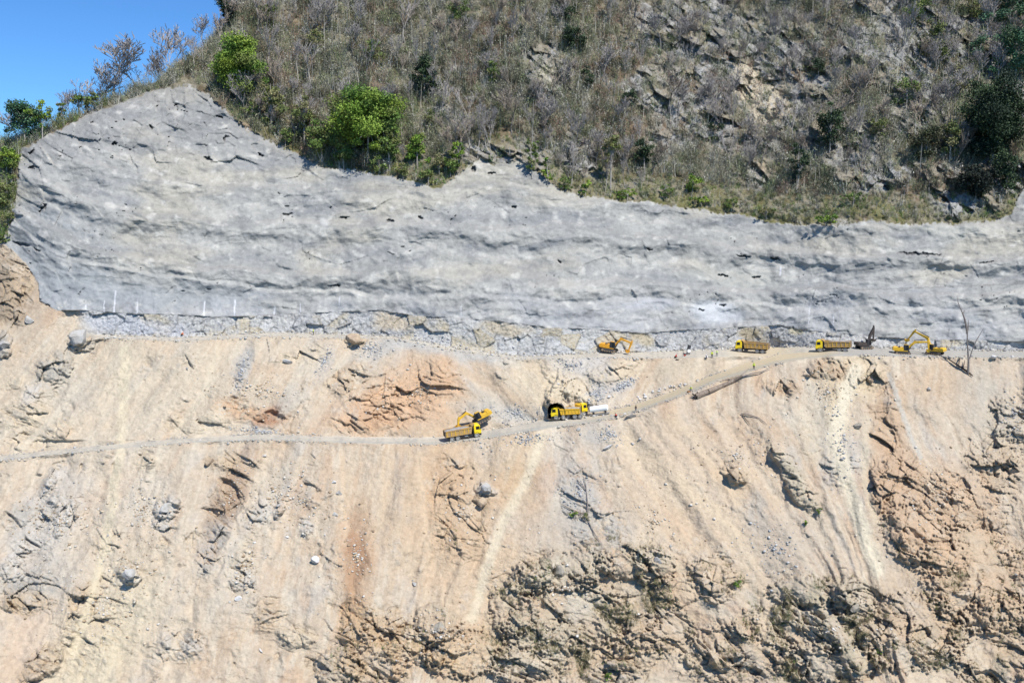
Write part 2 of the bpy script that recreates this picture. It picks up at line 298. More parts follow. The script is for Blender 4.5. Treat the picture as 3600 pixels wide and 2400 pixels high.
# named dark slots under ledges in the grey face
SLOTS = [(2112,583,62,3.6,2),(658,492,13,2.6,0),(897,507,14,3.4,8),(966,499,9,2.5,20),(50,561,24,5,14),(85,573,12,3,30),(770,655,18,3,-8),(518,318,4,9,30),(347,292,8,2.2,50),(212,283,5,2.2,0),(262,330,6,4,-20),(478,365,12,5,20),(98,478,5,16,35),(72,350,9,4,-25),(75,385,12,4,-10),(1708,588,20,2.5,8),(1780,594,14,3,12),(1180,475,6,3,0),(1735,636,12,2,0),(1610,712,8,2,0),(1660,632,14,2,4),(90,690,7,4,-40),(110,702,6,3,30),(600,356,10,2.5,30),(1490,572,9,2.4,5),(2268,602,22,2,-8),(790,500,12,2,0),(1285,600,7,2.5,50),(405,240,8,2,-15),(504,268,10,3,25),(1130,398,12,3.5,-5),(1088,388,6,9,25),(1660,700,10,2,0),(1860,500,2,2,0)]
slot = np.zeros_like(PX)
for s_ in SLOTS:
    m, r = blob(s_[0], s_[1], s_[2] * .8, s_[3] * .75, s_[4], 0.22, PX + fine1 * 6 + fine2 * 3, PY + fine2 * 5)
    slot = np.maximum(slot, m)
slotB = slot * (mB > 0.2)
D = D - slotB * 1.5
YY = Y0 - D
# behind the ridge: ground falls away
above = PY < ridge
yrow_ridge = np.argmax(~above, axis=0)
YR = YY[yrow_ridge, np.arange(NX)][None, :]; TR = TT[yrow_ridge, np.arange(NX)][None, :]
YCOMP = math.cos(TH) + (784 - PY) / F * math.sin(TH)
XRAT = ((PX - 1176) / F) / YCOMP
XR = XRAT[yrow_ridge, np.arange(NX)][None, :]
dist = (ridge - PY) * 0.4
Yw = np.where(above, YR + dist, YY)
Zw = np.where(above, TR * YR - 0.35 * dist, TT * YY)
Xw = np.where(above, XR * YR * (1 + 0 * dist), XRAT * YY)
Zw = Zw + CZ
YS_T = np.where(above, np.nan, YY)

def surf(px, py, off=0.0):
    """world point where the sight line at (px,py) meets the slope"""
    j = np.clip(np.searchsorted(xs, px) - 1, 0, NX - 2); i = np.clip(np.searchsorted(ys, py) - 1, 0, NY - 2)
    fx = (px - xs[j]) / (xs[j + 1] - xs[j]); fy = (py - ys[i]) / (ys[i + 1] - ys[i])
    def bl(A): return (A[i, j] * (1 - fx) + A[i, j + 1] * fx) * (1 - fy) + (A[i + 1, j] * (1 - fx) + A[i + 1, j + 1] * fx) * fy
    return Vector((float(bl(Xw)), float(bl(Yw)) - off, float(bl(Zw))))
def ray(px, py, Y):
    yc = (784 - py) / F; c = math.cos(TH) + yc * math.sin(TH)
    return Vector(((px - 1176) / F / c * Y, Y, CZ + (-math.sin(TH) + yc * math.cos(TH)) / c * Y))

# ---------------------------------------------------------------- ground colours (surface albedo)
def mixc(C, m, col):
    m = m[..., None] if np.ndim(m) else m
    return C * (1 - m) + np.asarray(col, np.float32) * m
C_ = np.zeros(PX.shape + (3,), np.float32)
n1 = fbm(PX / 150, PY / 120, 4, 201); n2 = fbm(PX / 40, PY / 35, 4, 202); n3 = fbm(PX / 10, PY / 9, 3, 203); n4 = fbm(PX / 3.5, PY / 3.5, 2, 204)
# A
CA = np.zeros_like(C_) + alb((164,156,134))
CA = mixc(CA, ss(-.1, .35, n2), alb((120,106,86))); CA = mixc(CA, ss(0.05, .4, n1 + 0.4 * n3) * .7, alb((160,132,108)))
CA = mixc(CA, ss(-0.1, .3, n3) * .5, alb((120,118,88)))
gstrip = ss(90, 20, yt - PY) * ss(500, 640, PX)
CA = mixc(CA, ss(.1, .4, fbm(PX / 26, PY / 20, 4, 219)) * .6, alb((92,84,70))); CA = mixc(CA, ss(.15, .4, fbm(PX / 12 + 3, PY / 10, 3, 220)) * .5, alb((196,188,172)))
CA = mixc(CA, gstrip * ss(-.3, .2, n2 + .5 * n3) * .8, alb((140,138,92)))
rc_ = mixc(np.zeros_like(C_) + alb((208,207,204)), ss(-.2, .4, n3 + n2), alb((166,164,160)))
rc_ = mixc(rc_, ss(1900, 2250, PX) * .4, alb((190,194,198)))
rc_ = mixc(rc_, ss(.0, .5, h1 + .4 * n2), alb((178,168,150)))
CA = mixc(CA, rockA * ss(-.35, .1, n2 + .6 * n3 + h2 * .5), rc_)
for b in [(1715,160,34,24,0),(1750,205,60,34,10),(1760,255,55,26,5),(1700,215,20,16,0)]:
    m, r = blob(*b, 0.3); CA = mixc(CA, m * ss(-.35, -.05, n3 + .5 * n4), alb((226,212,186)))
m, r = blob(1252, 185, 20, 40, 10, 0.3); CA = mixc(CA, m * ss(-.4, 0, n3), alb((215,208,185)))
m, r = blob(1745, 375, 12, 22, -15, 0.3); CA = mixc(CA, m, alb((226,206,178)))
m, r = blob(560, 290, 14, 10, 35, 0.3); CA = mixc(CA, m * .7, alb((206,180,150)))
# B
CB = np.zeros_like(C_) + alb((182,182,178))
sB = fbm(PX / 190 + Q / 200, Q / 34 + warpq / 40, 5, 211)
CB = mixc(CB, ss(-.02, .35, sB) * .75, alb((205,203,196)))
CB = mixc(CB, ss(0, -.35, sB) * .7, alb((158,160,162)))
CB = mixc(CB, ss(.0, .4, fbm(PX / 260, PY / 120, 3, 213) + ss(300, 900, PX) * .1 - ss(620, 700, PY) * .4) * .5, alb((208,200,180)))
CB = mixc(CB, ss(600, 700, PY) * .55 * ss(-.4, .2, n1), alb((190,192,196)))
CB = mixc(CB, ss(340, 60, PX) * ss(430, 520, PY) * .65, alb((168,173,176)))
CB = mixc(CB, ss(400, 300, PY) * .45, alb((152,153,153)))
CB = mixc(CB, ss(.25, .9, bench_lines) * .30 , alb((208,206,198)))
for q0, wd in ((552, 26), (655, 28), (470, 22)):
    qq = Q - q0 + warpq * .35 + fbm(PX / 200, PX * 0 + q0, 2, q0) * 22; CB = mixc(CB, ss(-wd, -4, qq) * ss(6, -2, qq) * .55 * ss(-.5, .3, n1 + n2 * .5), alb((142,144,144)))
CB = mixc(CB, ss(.1, .5, fbm(PX / 38, Q / 26, 4, 214)) * .5, alb((138,139,139))); CB = mixc(CB, ss(.15, .5, fbm(PX / 30 + 7, Q / 20, 4, 216)) * .6, alb((228,226,218)))
dvein = ss(.88, .97, ridged(PX / 70 + Q / 50 + 5, Q / 34 + warpq / 60, 5, 217)); CB = mixc(CB, dvein * .35 * ss(-.2, .2, n1), alb((128,128,126)))
vein = ss(.86, .97, ridged(PX / 90 + Q / 60, Q / 40 + warpq / 60, 4, 215)); CB = mixc(CB, vein * .45, alb((224,222,214)))
CB = CB * (1 + .16 * n3 + .10 * n4 + .12 * n2)[..., None]
for b, c, a in [((1640,715,55,22,5),(224,228,232),.75),((745,512,14,9,0),(222,222,218),.8),((1500,700,60,14,0),(205,208,214),.5),((320,660,260,40,4),(168,174,178),.5),((1700,640,120,20,3),(205,204,190),.35),((2200,530,90,14,0),(214,214,204),.5)]:
    m, r = blob(*b, 0.35); CB = mixc(CB, m * a, alb(c))
# white seepage streaks from drain holes
for x, y0, y1, wd in [(265,668,722,2.4),(240,690,716,1.4),(197,700,726,2.6),(470,692,726,2.2),(540,688,722,3.0),(316,688,720,1.4),(631,704,720,2.2),(690,696,720,1.2),(780,680,700,1.4),(1793,612,628,2.6),(1915,724,755,1.4),(1060,700,720,1.0),(1860,700,740,1.0)]:
    m = ss(wd, wd * .4, np.abs(PX - x - (PY - y0) * -0.06 + fine1 * 1.5)) * ss(y0 - 3, y0 + 3, PY) * ss(y1 + 8, y1, PY)
    CB = mixc(CB, m * .85, alb((236,238,242)))
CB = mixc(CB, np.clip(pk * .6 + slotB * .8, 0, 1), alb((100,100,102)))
crk = ss(1.6, .5, np.abs(PY - (668 - (PX - 1900) * .035 + fine1 * 3))) * ss(1900, 1990, PX)
CB = mixc(CB, crk * .5, alb((120,118,114)))
# C
CC = np.zeros_like(C_) + alb((222,220,214))
CC = mixc(CC, ss(0, .3, fbm(PX / 30, PY / 24, 4, 222)) * .5, alb((234,234,234)))
CC = mixc(CC, ss(-.1, .4, n3 + h3 * .6), alb((180,180,180))); CC = mixc(CC, ss(.05, .3, n1 + h3 * .5 - .08) * .8, alb((222,206,172)))
CC = mixc(CC, ss(.3, .8, ridged(PX / 9, PY / 5, 3, 221)) * .35, alb((232,236,240))); CC = mixc(CC, c3 * .6, alb((140,140,140)))
for b, c, a in [((1715,768,24,14,10),(205,190,160),.9),((1480,780,22,16,10),(222,208,180),.9),((1460,765,14,12,0),(216,200,170),.8),((360,740,30,16,20),(226,212,178),.7),((900,740,40,20,15),(226,204,168),.6),((1160,755,60,14,5),(224,208,178),.7),((310,750,110,22,5),(224,228,238),.6),((1830,765,16,12,0),(220,206,160),.6)]:
    m, r = blob(*b, 0.3); CC = mixc(CC, m * a, alb(c))
# D
CD = np.zeros_like(C_) + alb((221,203,179))
CD = mixc(CD, ss(-.1, .35, n1 + .25 * streak) * .75, alb((218,188,156)))
CD = mixc(CD, ss(.02, .4, streak) * .6, alb((234,218,190))); CD = mixc(CD, ss(-.02, -.4, streak) * .55, alb((208,186,160)))
CD = mixc(CD, ss(.05, .4, streakb + .3 * n2) * .45, alb((202,190,172)))
CD = mixc(CD, ss(0, .5, n2 + n3 * .5) * .25, alb((196,180,160)))
st2 = fbm(US / 9 + wob * .4, PY / 120, 4, 45, .6); CD = mixc(CD, ss(.08, .4, st2) * .55, alb((240,226,200))); CD = mixc(CD, ss(-.1, -.42, st2) * .5, alb((200,174,144)))
CD = mixc(CD, ss(.08, .4, fbm(US / 60 + 4, PY / 110, 4, 46)) * .5, alb((210,205,196))); CD = mixc(CD, ss(.1, .4, fbm(US / 50 + 14, PY / 150, 4, 48)) * .5, alb((214,176,142))); CD = mixc(CD, ss(.12, .4, fbm(US / 45 + 24, PY / 130, 4, 49)) * .5, alb((240,230,208)))
spk = ss(.34, .5, fbm(PX / 4.2, PY / 3.6, 2, 47)) * ss(-.1, .3, n2 + .3 * n1); CD = mixc(CD, spk * .5, alb((240,236,226)))
PB = [((300,900,330,150,-20),(230,216,190),.55),((200,1500,340,150,-40),(234,218,190),.5),((240,1450,80,180,30),(240,226,186),.6),((60,1480,60,120,20),(228,196,168),.6),
 ((200,1250,300,250,-30),(232,218,196),.45),((1100,1270,120,160,0),(230,204,172),.4),((970,1180,190,170,0),(222,190,152),.5),((1020,1080,70,160,8),(222,184,140),.5),((1180,1060,50,110,12),(224,186,136),.5),((820,1290,38,110,5),(192,146,104),.7),((815,1255,22,60,0),(172,116,72),.55),((810,1400,18,70,-5),(192,142,92),.6),((530,1140,30,100,24),(178,142,110),.5),
 ((1090,1350,90,120,10),(228,196,158),.5),((1600,1150,170,200,-25),(228,200,166),.6),((1480,1030,120,60,20),(226,204,176),.5),((1370,1000,46,34,0),(194,192,186),.8),((1330,1150,50,70,10),(196,192,184),.7),((1290,1240,70,60,0),(200,190,176),.6),((1780,1260,90,110,-30),(200,188,172),.7),((1740,1170,20,50,0),(194,190,180),.6),
 ((2040,1000,40,140,-5),(204,166,130),.6),((2060,1150,60,80,0),(206,168,134),.5),((2150,900,70,60,0),(218,192,160),.5),((2270,930,50,120,-20),(200,194,180),.65),((2140,1120,120,60,10),(216,182,150),.5),((2200,1300,170,150,0),(218,188,152),.5),((2040,1250,20,60,-10),(200,192,178),.6),
 ((970,880,80,60,0),(228,184,142),.8),((900,940,120,40,0),(230,188,148),.8),((840,960,70,40,0),(222,180,142),.6),((580,980,60,20,0),(224,206,182),.9),((585,982,24,14,0),(206,200,190),.9),((620,955,34,24,0),(190,136,98),.8),((555,850,16,50,15),(196,196,194),.7),((745,830,14,44,25),(196,198,198),.6),
 ((950,785,90,20,8),(200,202,200),.9),((1100,820,90,14,8),(204,204,200),.8),((870,800,60,18,-20),(200,200,196),.7),((1300,810,130,14,0),(206,208,210),.8),((110,1200,120,60,-50),(214,212,206),.5),((330,1150,60,50,-40),(222,216,202),.4),((1310,840,60,24,10),(210,212,214),.7),((1390,850,46,20,50),(206,208,210),.8),((1370,905,30,30,-40),(190,195,200),.9),((1430,885,34,12,-25),(190,196,202),.9),((1180,950,110,22,8),(204,204,198),.9),((1120,930,40,30,40),(206,200,186),.6),
 ((1250,880,90,60,30),(236,220,188),.7),((1580,850,150,30,-8),(216,200,172),.6),((1900,940,46,110,20),(236,218,182),.7),((1965,860,60,60,0),(234,214,178),.7),((1880,960,24,90,-10),(206,202,190),.6),((100,1180,100,60,-50),(206,202,196),.55),((90,1330,90,60,-20),(200,196,190),.6),((520,1240,40,90,25),(206,198,188),.6),((560,1340,60,90,20),(216,206,190),.5),((30,680,80,80,0),(176,154,130),.85),((150,900,70,60,-35),(214,208,194),.5)]
for b, c, a in PB:
    m, r = blob(*b, 0.5); CD = mixc(CD, m * a * (0.75 + .25 * np.clip(n2 * 2 + .5, 0, 1)), alb(c))
for m, k in ocw: CD = mixc(CD, m * .78 * (1 - .55 * scree * ss(1120, 1240, PY) * ss(760, 860, PX)) * ss(-.5, .1, n3 + n2), alb(OC[k]))
CD = mixc(CD, rockD * .5 * ss(-.2, .3, n3 + i2), alb((214,204,188)))
CD = mixc(CD, brk * ss(-.1, .3, n2 + n3 * .5) * .55, alb((206,186,152)))
CD = mixc(CD, brk * ss(-.1, .3, fbm(PX / 60, PY / 50, 3, 231)) * .7, alb((186,178,152)))
CD = CD * (1 + .10 * n3 + .09 * n4 + rough * .10 * i2 * 2)[..., None]
for (pts, wd, col, a_), m in zip(CH, CHM): CD = mixc(CD, m * a_ * (.75 + .5 * np.clip(st2 + .5, 0, 1)).clip(0, 1), alb(col))
CD = CD * .84 + alb((232,218,198)) * .16
CR = np.zeros_like(C_) + alb((220,212,196)); CR = mixc(CR, ss(-.2, .3, n2 + n3), alb((202,196,184))); CR = mixc(CR, ss(-.1, .3, fbm(PX / 40, (PY - rc) / 2.2, 3, 161)) * .4, alb((234,224,204))); CR = mixc(CR, ss(1300, 1420, PX) * mRoad * .8, alb((224,206,172)))
CR = mixc(CR, ss(1650, 1720, PX) * .75 * ss(1850, 1780, PX), alb((232,214,180)))
CR = mixc(CR, mBench * ss(1880, 1950, PX) * .7, alb((190,188,182)))
CR = mixc(CR, ss(1.5, 5, PY - rc) * mRoad * .5, alb((190,190,182)))
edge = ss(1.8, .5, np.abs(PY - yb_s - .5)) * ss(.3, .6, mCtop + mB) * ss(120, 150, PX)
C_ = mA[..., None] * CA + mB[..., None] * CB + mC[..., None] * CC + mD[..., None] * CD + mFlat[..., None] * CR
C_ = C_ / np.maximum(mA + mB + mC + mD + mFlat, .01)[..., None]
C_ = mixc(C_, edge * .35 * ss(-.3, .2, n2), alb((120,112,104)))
C_ = np.clip(C_, 0.01, 0.8)

# ---------------------------------------------------------------- materials
MATS = {}
def mat(name, col=(.5, .5, .5), rough_=0.7, metal=0.0, noise=0.0, nscale=3.0, col2=None, attr=None, bump=0.0, bscale=20.0, spec=0.5, varlo=.85, varhi=1.15):
    if name in MATS: return MATS[name]
    m = bpy.data.materials.new(name); m.use_nodes = True; n = m.node_tree; b = n.nodes['Principled BSDF']
    b.inputs['Roughness'].default_value = rough_; b.inputs['Metallic'].default_value = metal; b.inputs['Specular IOR Level'].default_value = spec
    tc = n.nodes.new('ShaderNodeTexCoord')
    src = None
    if attr:
        a = n.nodes.new('ShaderNodeAttribute'); a.attribute_name = attr; src = a.outputs['Color']
    else:
        rgb = n.nodes.new('ShaderNodeRGB'); rgb.outputs[0].default_value = (*col, 1); src = rgb.outputs[0]
    if noise > 0:
        nz = n.nodes.new('ShaderNodeTexNoise'); nz.inputs['Scale'].default_value = nscale; nz.inputs['Detail'].default_value = 6; nz.inputs['Roughness'].default_value = .65
        n.links.new(tc.outputs['Object'], nz.inputs['Vector'])
        if col2 is not None:
            mr = n.nodes.new('ShaderNodeMapRange'); mr.inputs[1].default_value = .45; mr.inputs[2].default_value = .62; mr.inputs[4].default_value = noise
            mx = n.nodes.new('ShaderNodeMix'); mx.data_type = 'RGBA'; n.links.new(nz.outputs[0], mr.inputs[0]); n.links.new(mr.outputs[0], mx.inputs[0])
            n.links.new(src, mx.inputs[6]); mx.inputs[7].default_value = (*col2, 1); src = mx.outputs[2]
        else:
            mr = n.nodes.new('ShaderNodeMapRange'); mr.inputs[1].default_value = .3; mr.inputs[2].default_value = .7; mr.inputs[3].default_value = varlo; mr.inputs[4].default_value = varhi
            mx = n.nodes.new('ShaderNodeVectorMath'); mx.operation = 'SCALE'; n.links.new(nz.outputs[0], mr.inputs[0]); n.links.new(src, mx.inputs[0]); n.links.new(mr.outputs[0], mx.inputs['Scale']); src = mx.outputs[0]
    n.links.new(src, b.inputs['Base Color'])
    if bump > 0:
        nb = n.nodes.new('ShaderNodeTexNoise'); nb.inputs['Scale'].default_value = bscale; nb.inputs['Detail'].default_value = 5; nb.inputs['Roughness'].default_value = .7
        n.links.new(tc.outputs['Object'], nb.inputs['Vector']); bp = n.nodes.new('ShaderNodeBump'); bp.inputs['Strength'].default_value = 1.0; bp.inputs['Distance'].default_value = bump
        n.links.new(nb.outputs[0], bp.inputs['Height']); n.links.new(bp.outputs[0], b.inputs['Normal'])
    MATS[name] = m
    return m
M_ground = mat('ground_earth', attr='Col', noise=1, nscale=1.1, rough_=.95, bump=.35, bscale=1.6, spec=.15, varlo=.86, varhi=1.12)
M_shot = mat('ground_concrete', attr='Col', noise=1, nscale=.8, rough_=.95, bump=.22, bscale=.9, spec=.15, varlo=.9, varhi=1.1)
M_cut = mat('ground_rock', attr='Col', noise=1, nscale=1.6, rough_=.95, bump=.5, bscale=1.8, spec=.15, varlo=.8, varhi=1.16)
M_hill = mat('ground_hill', attr='Col', noise=1, nscale=.9, rough_=.95, bump=.6, bscale=1.2, spec=.15, varlo=.75, varhi=1.2)
M_road = mat('ground_road', attr='Col', noise=1, nscale=1.2, rough_=.95, bump=.12, bscale=2.0, spec=.15, varlo=.9, varhi=1.1)

def tagp(o, label=None, cat=None, group=None, kind=None):
    if label: o['label'] = label
    if cat: o['category'] = cat
    if group: o['group'] = group
    if kind: o['kind'] = kind
    return o
def np_mesh(name, V, Fq, n, material, col=None, smooth=False):
    me = bpy.data.meshes.new(name); me.vertices.add(len(V)); me.vertices.foreach_set('co', V.astype(np.float32).ravel())
    k = len(Fq); me.loops.add(k * n); me.loops.foreach_set('vertex_index', Fq.astype(np.int32).ravel())
    me.polygons.add(k); me.polygons.foreach_set('loop_start', np.arange(0, k * n, n, dtype=np.int32)); me.polygons.foreach_set('loop_total', np.full(k, n, np.int32))
    me.update(calc_edges=True)
    if col is not None:
        a = me.color_attributes.new('Col', 'FLOAT_COLOR', 'POINT'); c4 = np.ones((len(V), 4), np.float32); c4[:, :3] = col; a.data.foreach_set('color', c4.ravel())
    if smooth: me.polygons.foreach_set('use_smooth', np.ones(k, bool))
    me.materials.append(material); me.validate()
    return me
VV = np.stack([Xw, Yw, Zw], -1).reshape(-1, 3); CV = C_.reshape(-1, 3)
idx = np.arange(NX * NY).reshape(NY, NX)
quads = np.stack([idx[1:, :-1], idx[1:, 1:], idx[:-1, 1:], idx[:-1, :-1]], -1).reshape(-1, 4)
reg = np.argmax(np.stack([mA, mB, mC, mD, mFlat * 1.01], 0), 0)[1:, 1:].ravel()
# tunnel mouth is a real hole
TUN = [(1258,964),(1258,948),(1259,937),(1263,929),(1271,926),(1283,926),(1291,930),(1297,938),(1299,964)]
qx = (PX[1:, 1:] - .9).ravel(); qy = (PY[1:, 1:] - .9).ravel()
ins = np.zeros(qx.shape, bool)
tp = np.array(TUN, float)
for k in range(len(tp)):
    x1, y1 = tp[k]; x2, y2 = tp[(k + 1) % len(tp)]
    cnd = ((y1 > qy) != (y2 > qy)); xi = (x2 - x1) * (qy - y1) / ((y2 - y1) if y2 != y1 else 1e-9) + x1
    ins ^= cnd & (qx < xi)
for rid, nm, m_, lab in [(0, 'hillside', M_hill, 'steep dry hillside of brown earth and grey rock'), (1, 'sprayed_concrete_slope', M_shot, 'grey sprayed concrete face of the cutting'), (2, 'rock_cutting', M_cut, 'pale bluish cut rock band below the sprayed concrete'),
                    (3, 'earth_slope', M_ground, 'beige and orange slope of loose earth and rock'), (4, 'dirt_road', M_road, 'pale dirt haul road and working bench')]:
    q = quads[(reg == rid) & ~ins]
    u, inv = np.unique(q, return_inverse=True)
    me = np_mesh(nm, VV[u], inv.reshape(-1, 4), 4, m_, CV[u])
    o = bpy.data.objects.new(nm, me); COL.objects.link(o); tagp(o, lab, None, None, 'structure')

# ---------------------------------------------------------------- mesh building helpers
class MB:
    def __init__(s): s.v = []; s.f = []
    def add(s, vs, fs):
        n = len(s.v); s.v += [tuple(v) for v in vs]; s.f += [tuple(i + n for i in f) for f in fs]
    def box(s, x0, x1, y0, y1, z0, z1, M=None):
        vs = [Vector((x, y, z)) for z in (z0, z1) for y in (y0, y1) for x in (x0, x1)]
        if M is not None: vs = [M @ v for v in vs]
        s.add(vs, [(0, 2, 3, 1), (4, 5, 7, 6), (0, 1, 5, 4), (2, 6, 7, 3), (0, 4, 6, 2), (1, 3, 7, 5)])
    def prism(s, pts, y0, y1):      # outline in x,z extruded along y
        n = len(pts); vs = [(x, y0, z) for x, z in pts] + [(x, y1, z) for x, z in pts]
        s.add(vs, [tuple(range(n)), tuple(range(2 * n - 1, n - 1, -1))] + [(i, i + n, (i + 1) % n + n, (i + 1) % n) for i in range(n)])
    def cyl(s, p0, p1, r0, r1=None, n=12, cap=True):
        r1 = r0 if r1 is None else r1
        p0 = Vector(p0); p1 = Vector(p1); d = (p1 - p0).normalized(); a = d.orthogonal().normalized(); b = d.cross(a)
        vs = []
        for p, r in ((p0, r0), (p1, r1)):
            for k in range(n):
                t = 2 * math.pi * k / n; vs.append(p + a * (math.cos(t) * r) + b * (math.sin(t) * r))
        fs = [(k, (k + 1) % n, (k + 1) % n + n, k + n) for k in range(n)]
        if cap: fs += [tuple(range(n - 1, -1, -1)), tuple(range(n, 2 * n))]
        s.add(vs, fs)
    def tube(s, pts, rs, n=6):
        for k in range(len(pts) - 1): s.cyl(pts[k], pts[k + 1], rs[k], rs[k + 1], n)
    def build(s, name, m, parent=None, smooth=False, bevel=0):
        me = bpy.data.meshes.new(name); me.from_pydata(s.v, [], s.f); me.materials.append(m)
        bm = bmesh.new(); bm.from_mesh(me); bmesh.ops.recalc_face_normals(bm, faces=bm.faces)
        if bevel > 0:
            es = [e for e in bm.edges if len(e.link_faces) == 2 and e.calc_face_angle(0) > .5]
            bmesh.ops.bevel(bm, geom=es, offset=bevel, segments=1, affect='EDGES', clamp_overlap=True)
        bm.to_mesh(me); bm.free()
        if smooth: me.polygons.foreach_set('use_smooth', [True] * len(me.polygons))
        o = bpy.data.objects.new(name, me); COL.objects.link(o)
        if parent is not None: o.parent = parent
        return o
def empty(name, label, cat, group=None):
    o = bpy.data.objects.new(name, None); COL.objects.link(o); o.empty_display_size = .5
    return tagp(o, label, cat, group)
def kids(o): return [c for c in ALLOBJ() if c.parent == o]
def ALLOBJ(): return list(COL.objects)
def copy_tree(o, label=None, parent=None, depth=0):
    c = o.copy(); COL.objects.link(c); c.parent = parent
    if label: c['label'] = label
    for ch in o.children: 
        if depth < 2: copy_tree(ch, None, c, depth + 1)
    return c
def orient(o, rear, front, up=None, sideaxis='x'):
    """put the thing with its +x from rear towards front"""
    x = (front - rear).normalized(); z = Vector((0, 0, 1)) if up is None else up
    y = z.cross(x).normalized(); z = x.cross(y)
    m = Matrix((x, y, z)).transposed().to_4x4(); m.translation = (rear + front) / 2
    o.matrix_world = m
#@@PART2
# ================================================================ objects
yel = mat('paint_yellow', (.70,.42,.02), .6, noise=.6, nscale=1.6, col2=(.50,.30,.06))
yelc = mat('paint_cab_yellow', (.85,.62,.01), .4, noise=.25, nscale=2.0, col2=(.6,.42,.05))
tan = mat('tipper_tan', (.42,.26,.08), .8, noise=.9, nscale=1.4, col2=(.26,.19,.14))
rust = mat('tipper_rust', (.30,.21,.13), .85, noise=.6, nscale=3, col2=(.20,.14,.10))
blk = mat('dark_metal', (.022,.022,.024), .6); gla = mat('glass_dark', (.015,.018,.022), .12)
tyre = mat('tyre_dusty', (.22,.21,.19), .9, noise=.6, nscale=4, col2=(.11,.11,.10)); rimm = mat('rim_dusty', (.42,.41,.39), .7)
rubber = mat('rubber_track', (.05,.048,.045), .85, noise=.5, nscale=5, col2=(.12,.11,.10)); white = mat('white_paint', (.80,.80,.79), .45)
gravel = mat('gravel_load', (.33,.32,.31), .95, noise=1, nscale=4, varlo=.6, varhi=1.3, bump=.2, bscale=5)
lampm = mat('lamp_glass', (.7,.7,.65), .2); steel = mat('bare_steel', (.38,.37,.35), .5, metal=.4)
org = mat('paint_orange', (.72,.33,.015), .5, noise=.5, nscale=1.6, col2=(.5,.26,.05)); drk = mat('paint_brown', (.055,.04,.033), .6, noise=.5, nscale=2, col2=(.05,.035,.03))

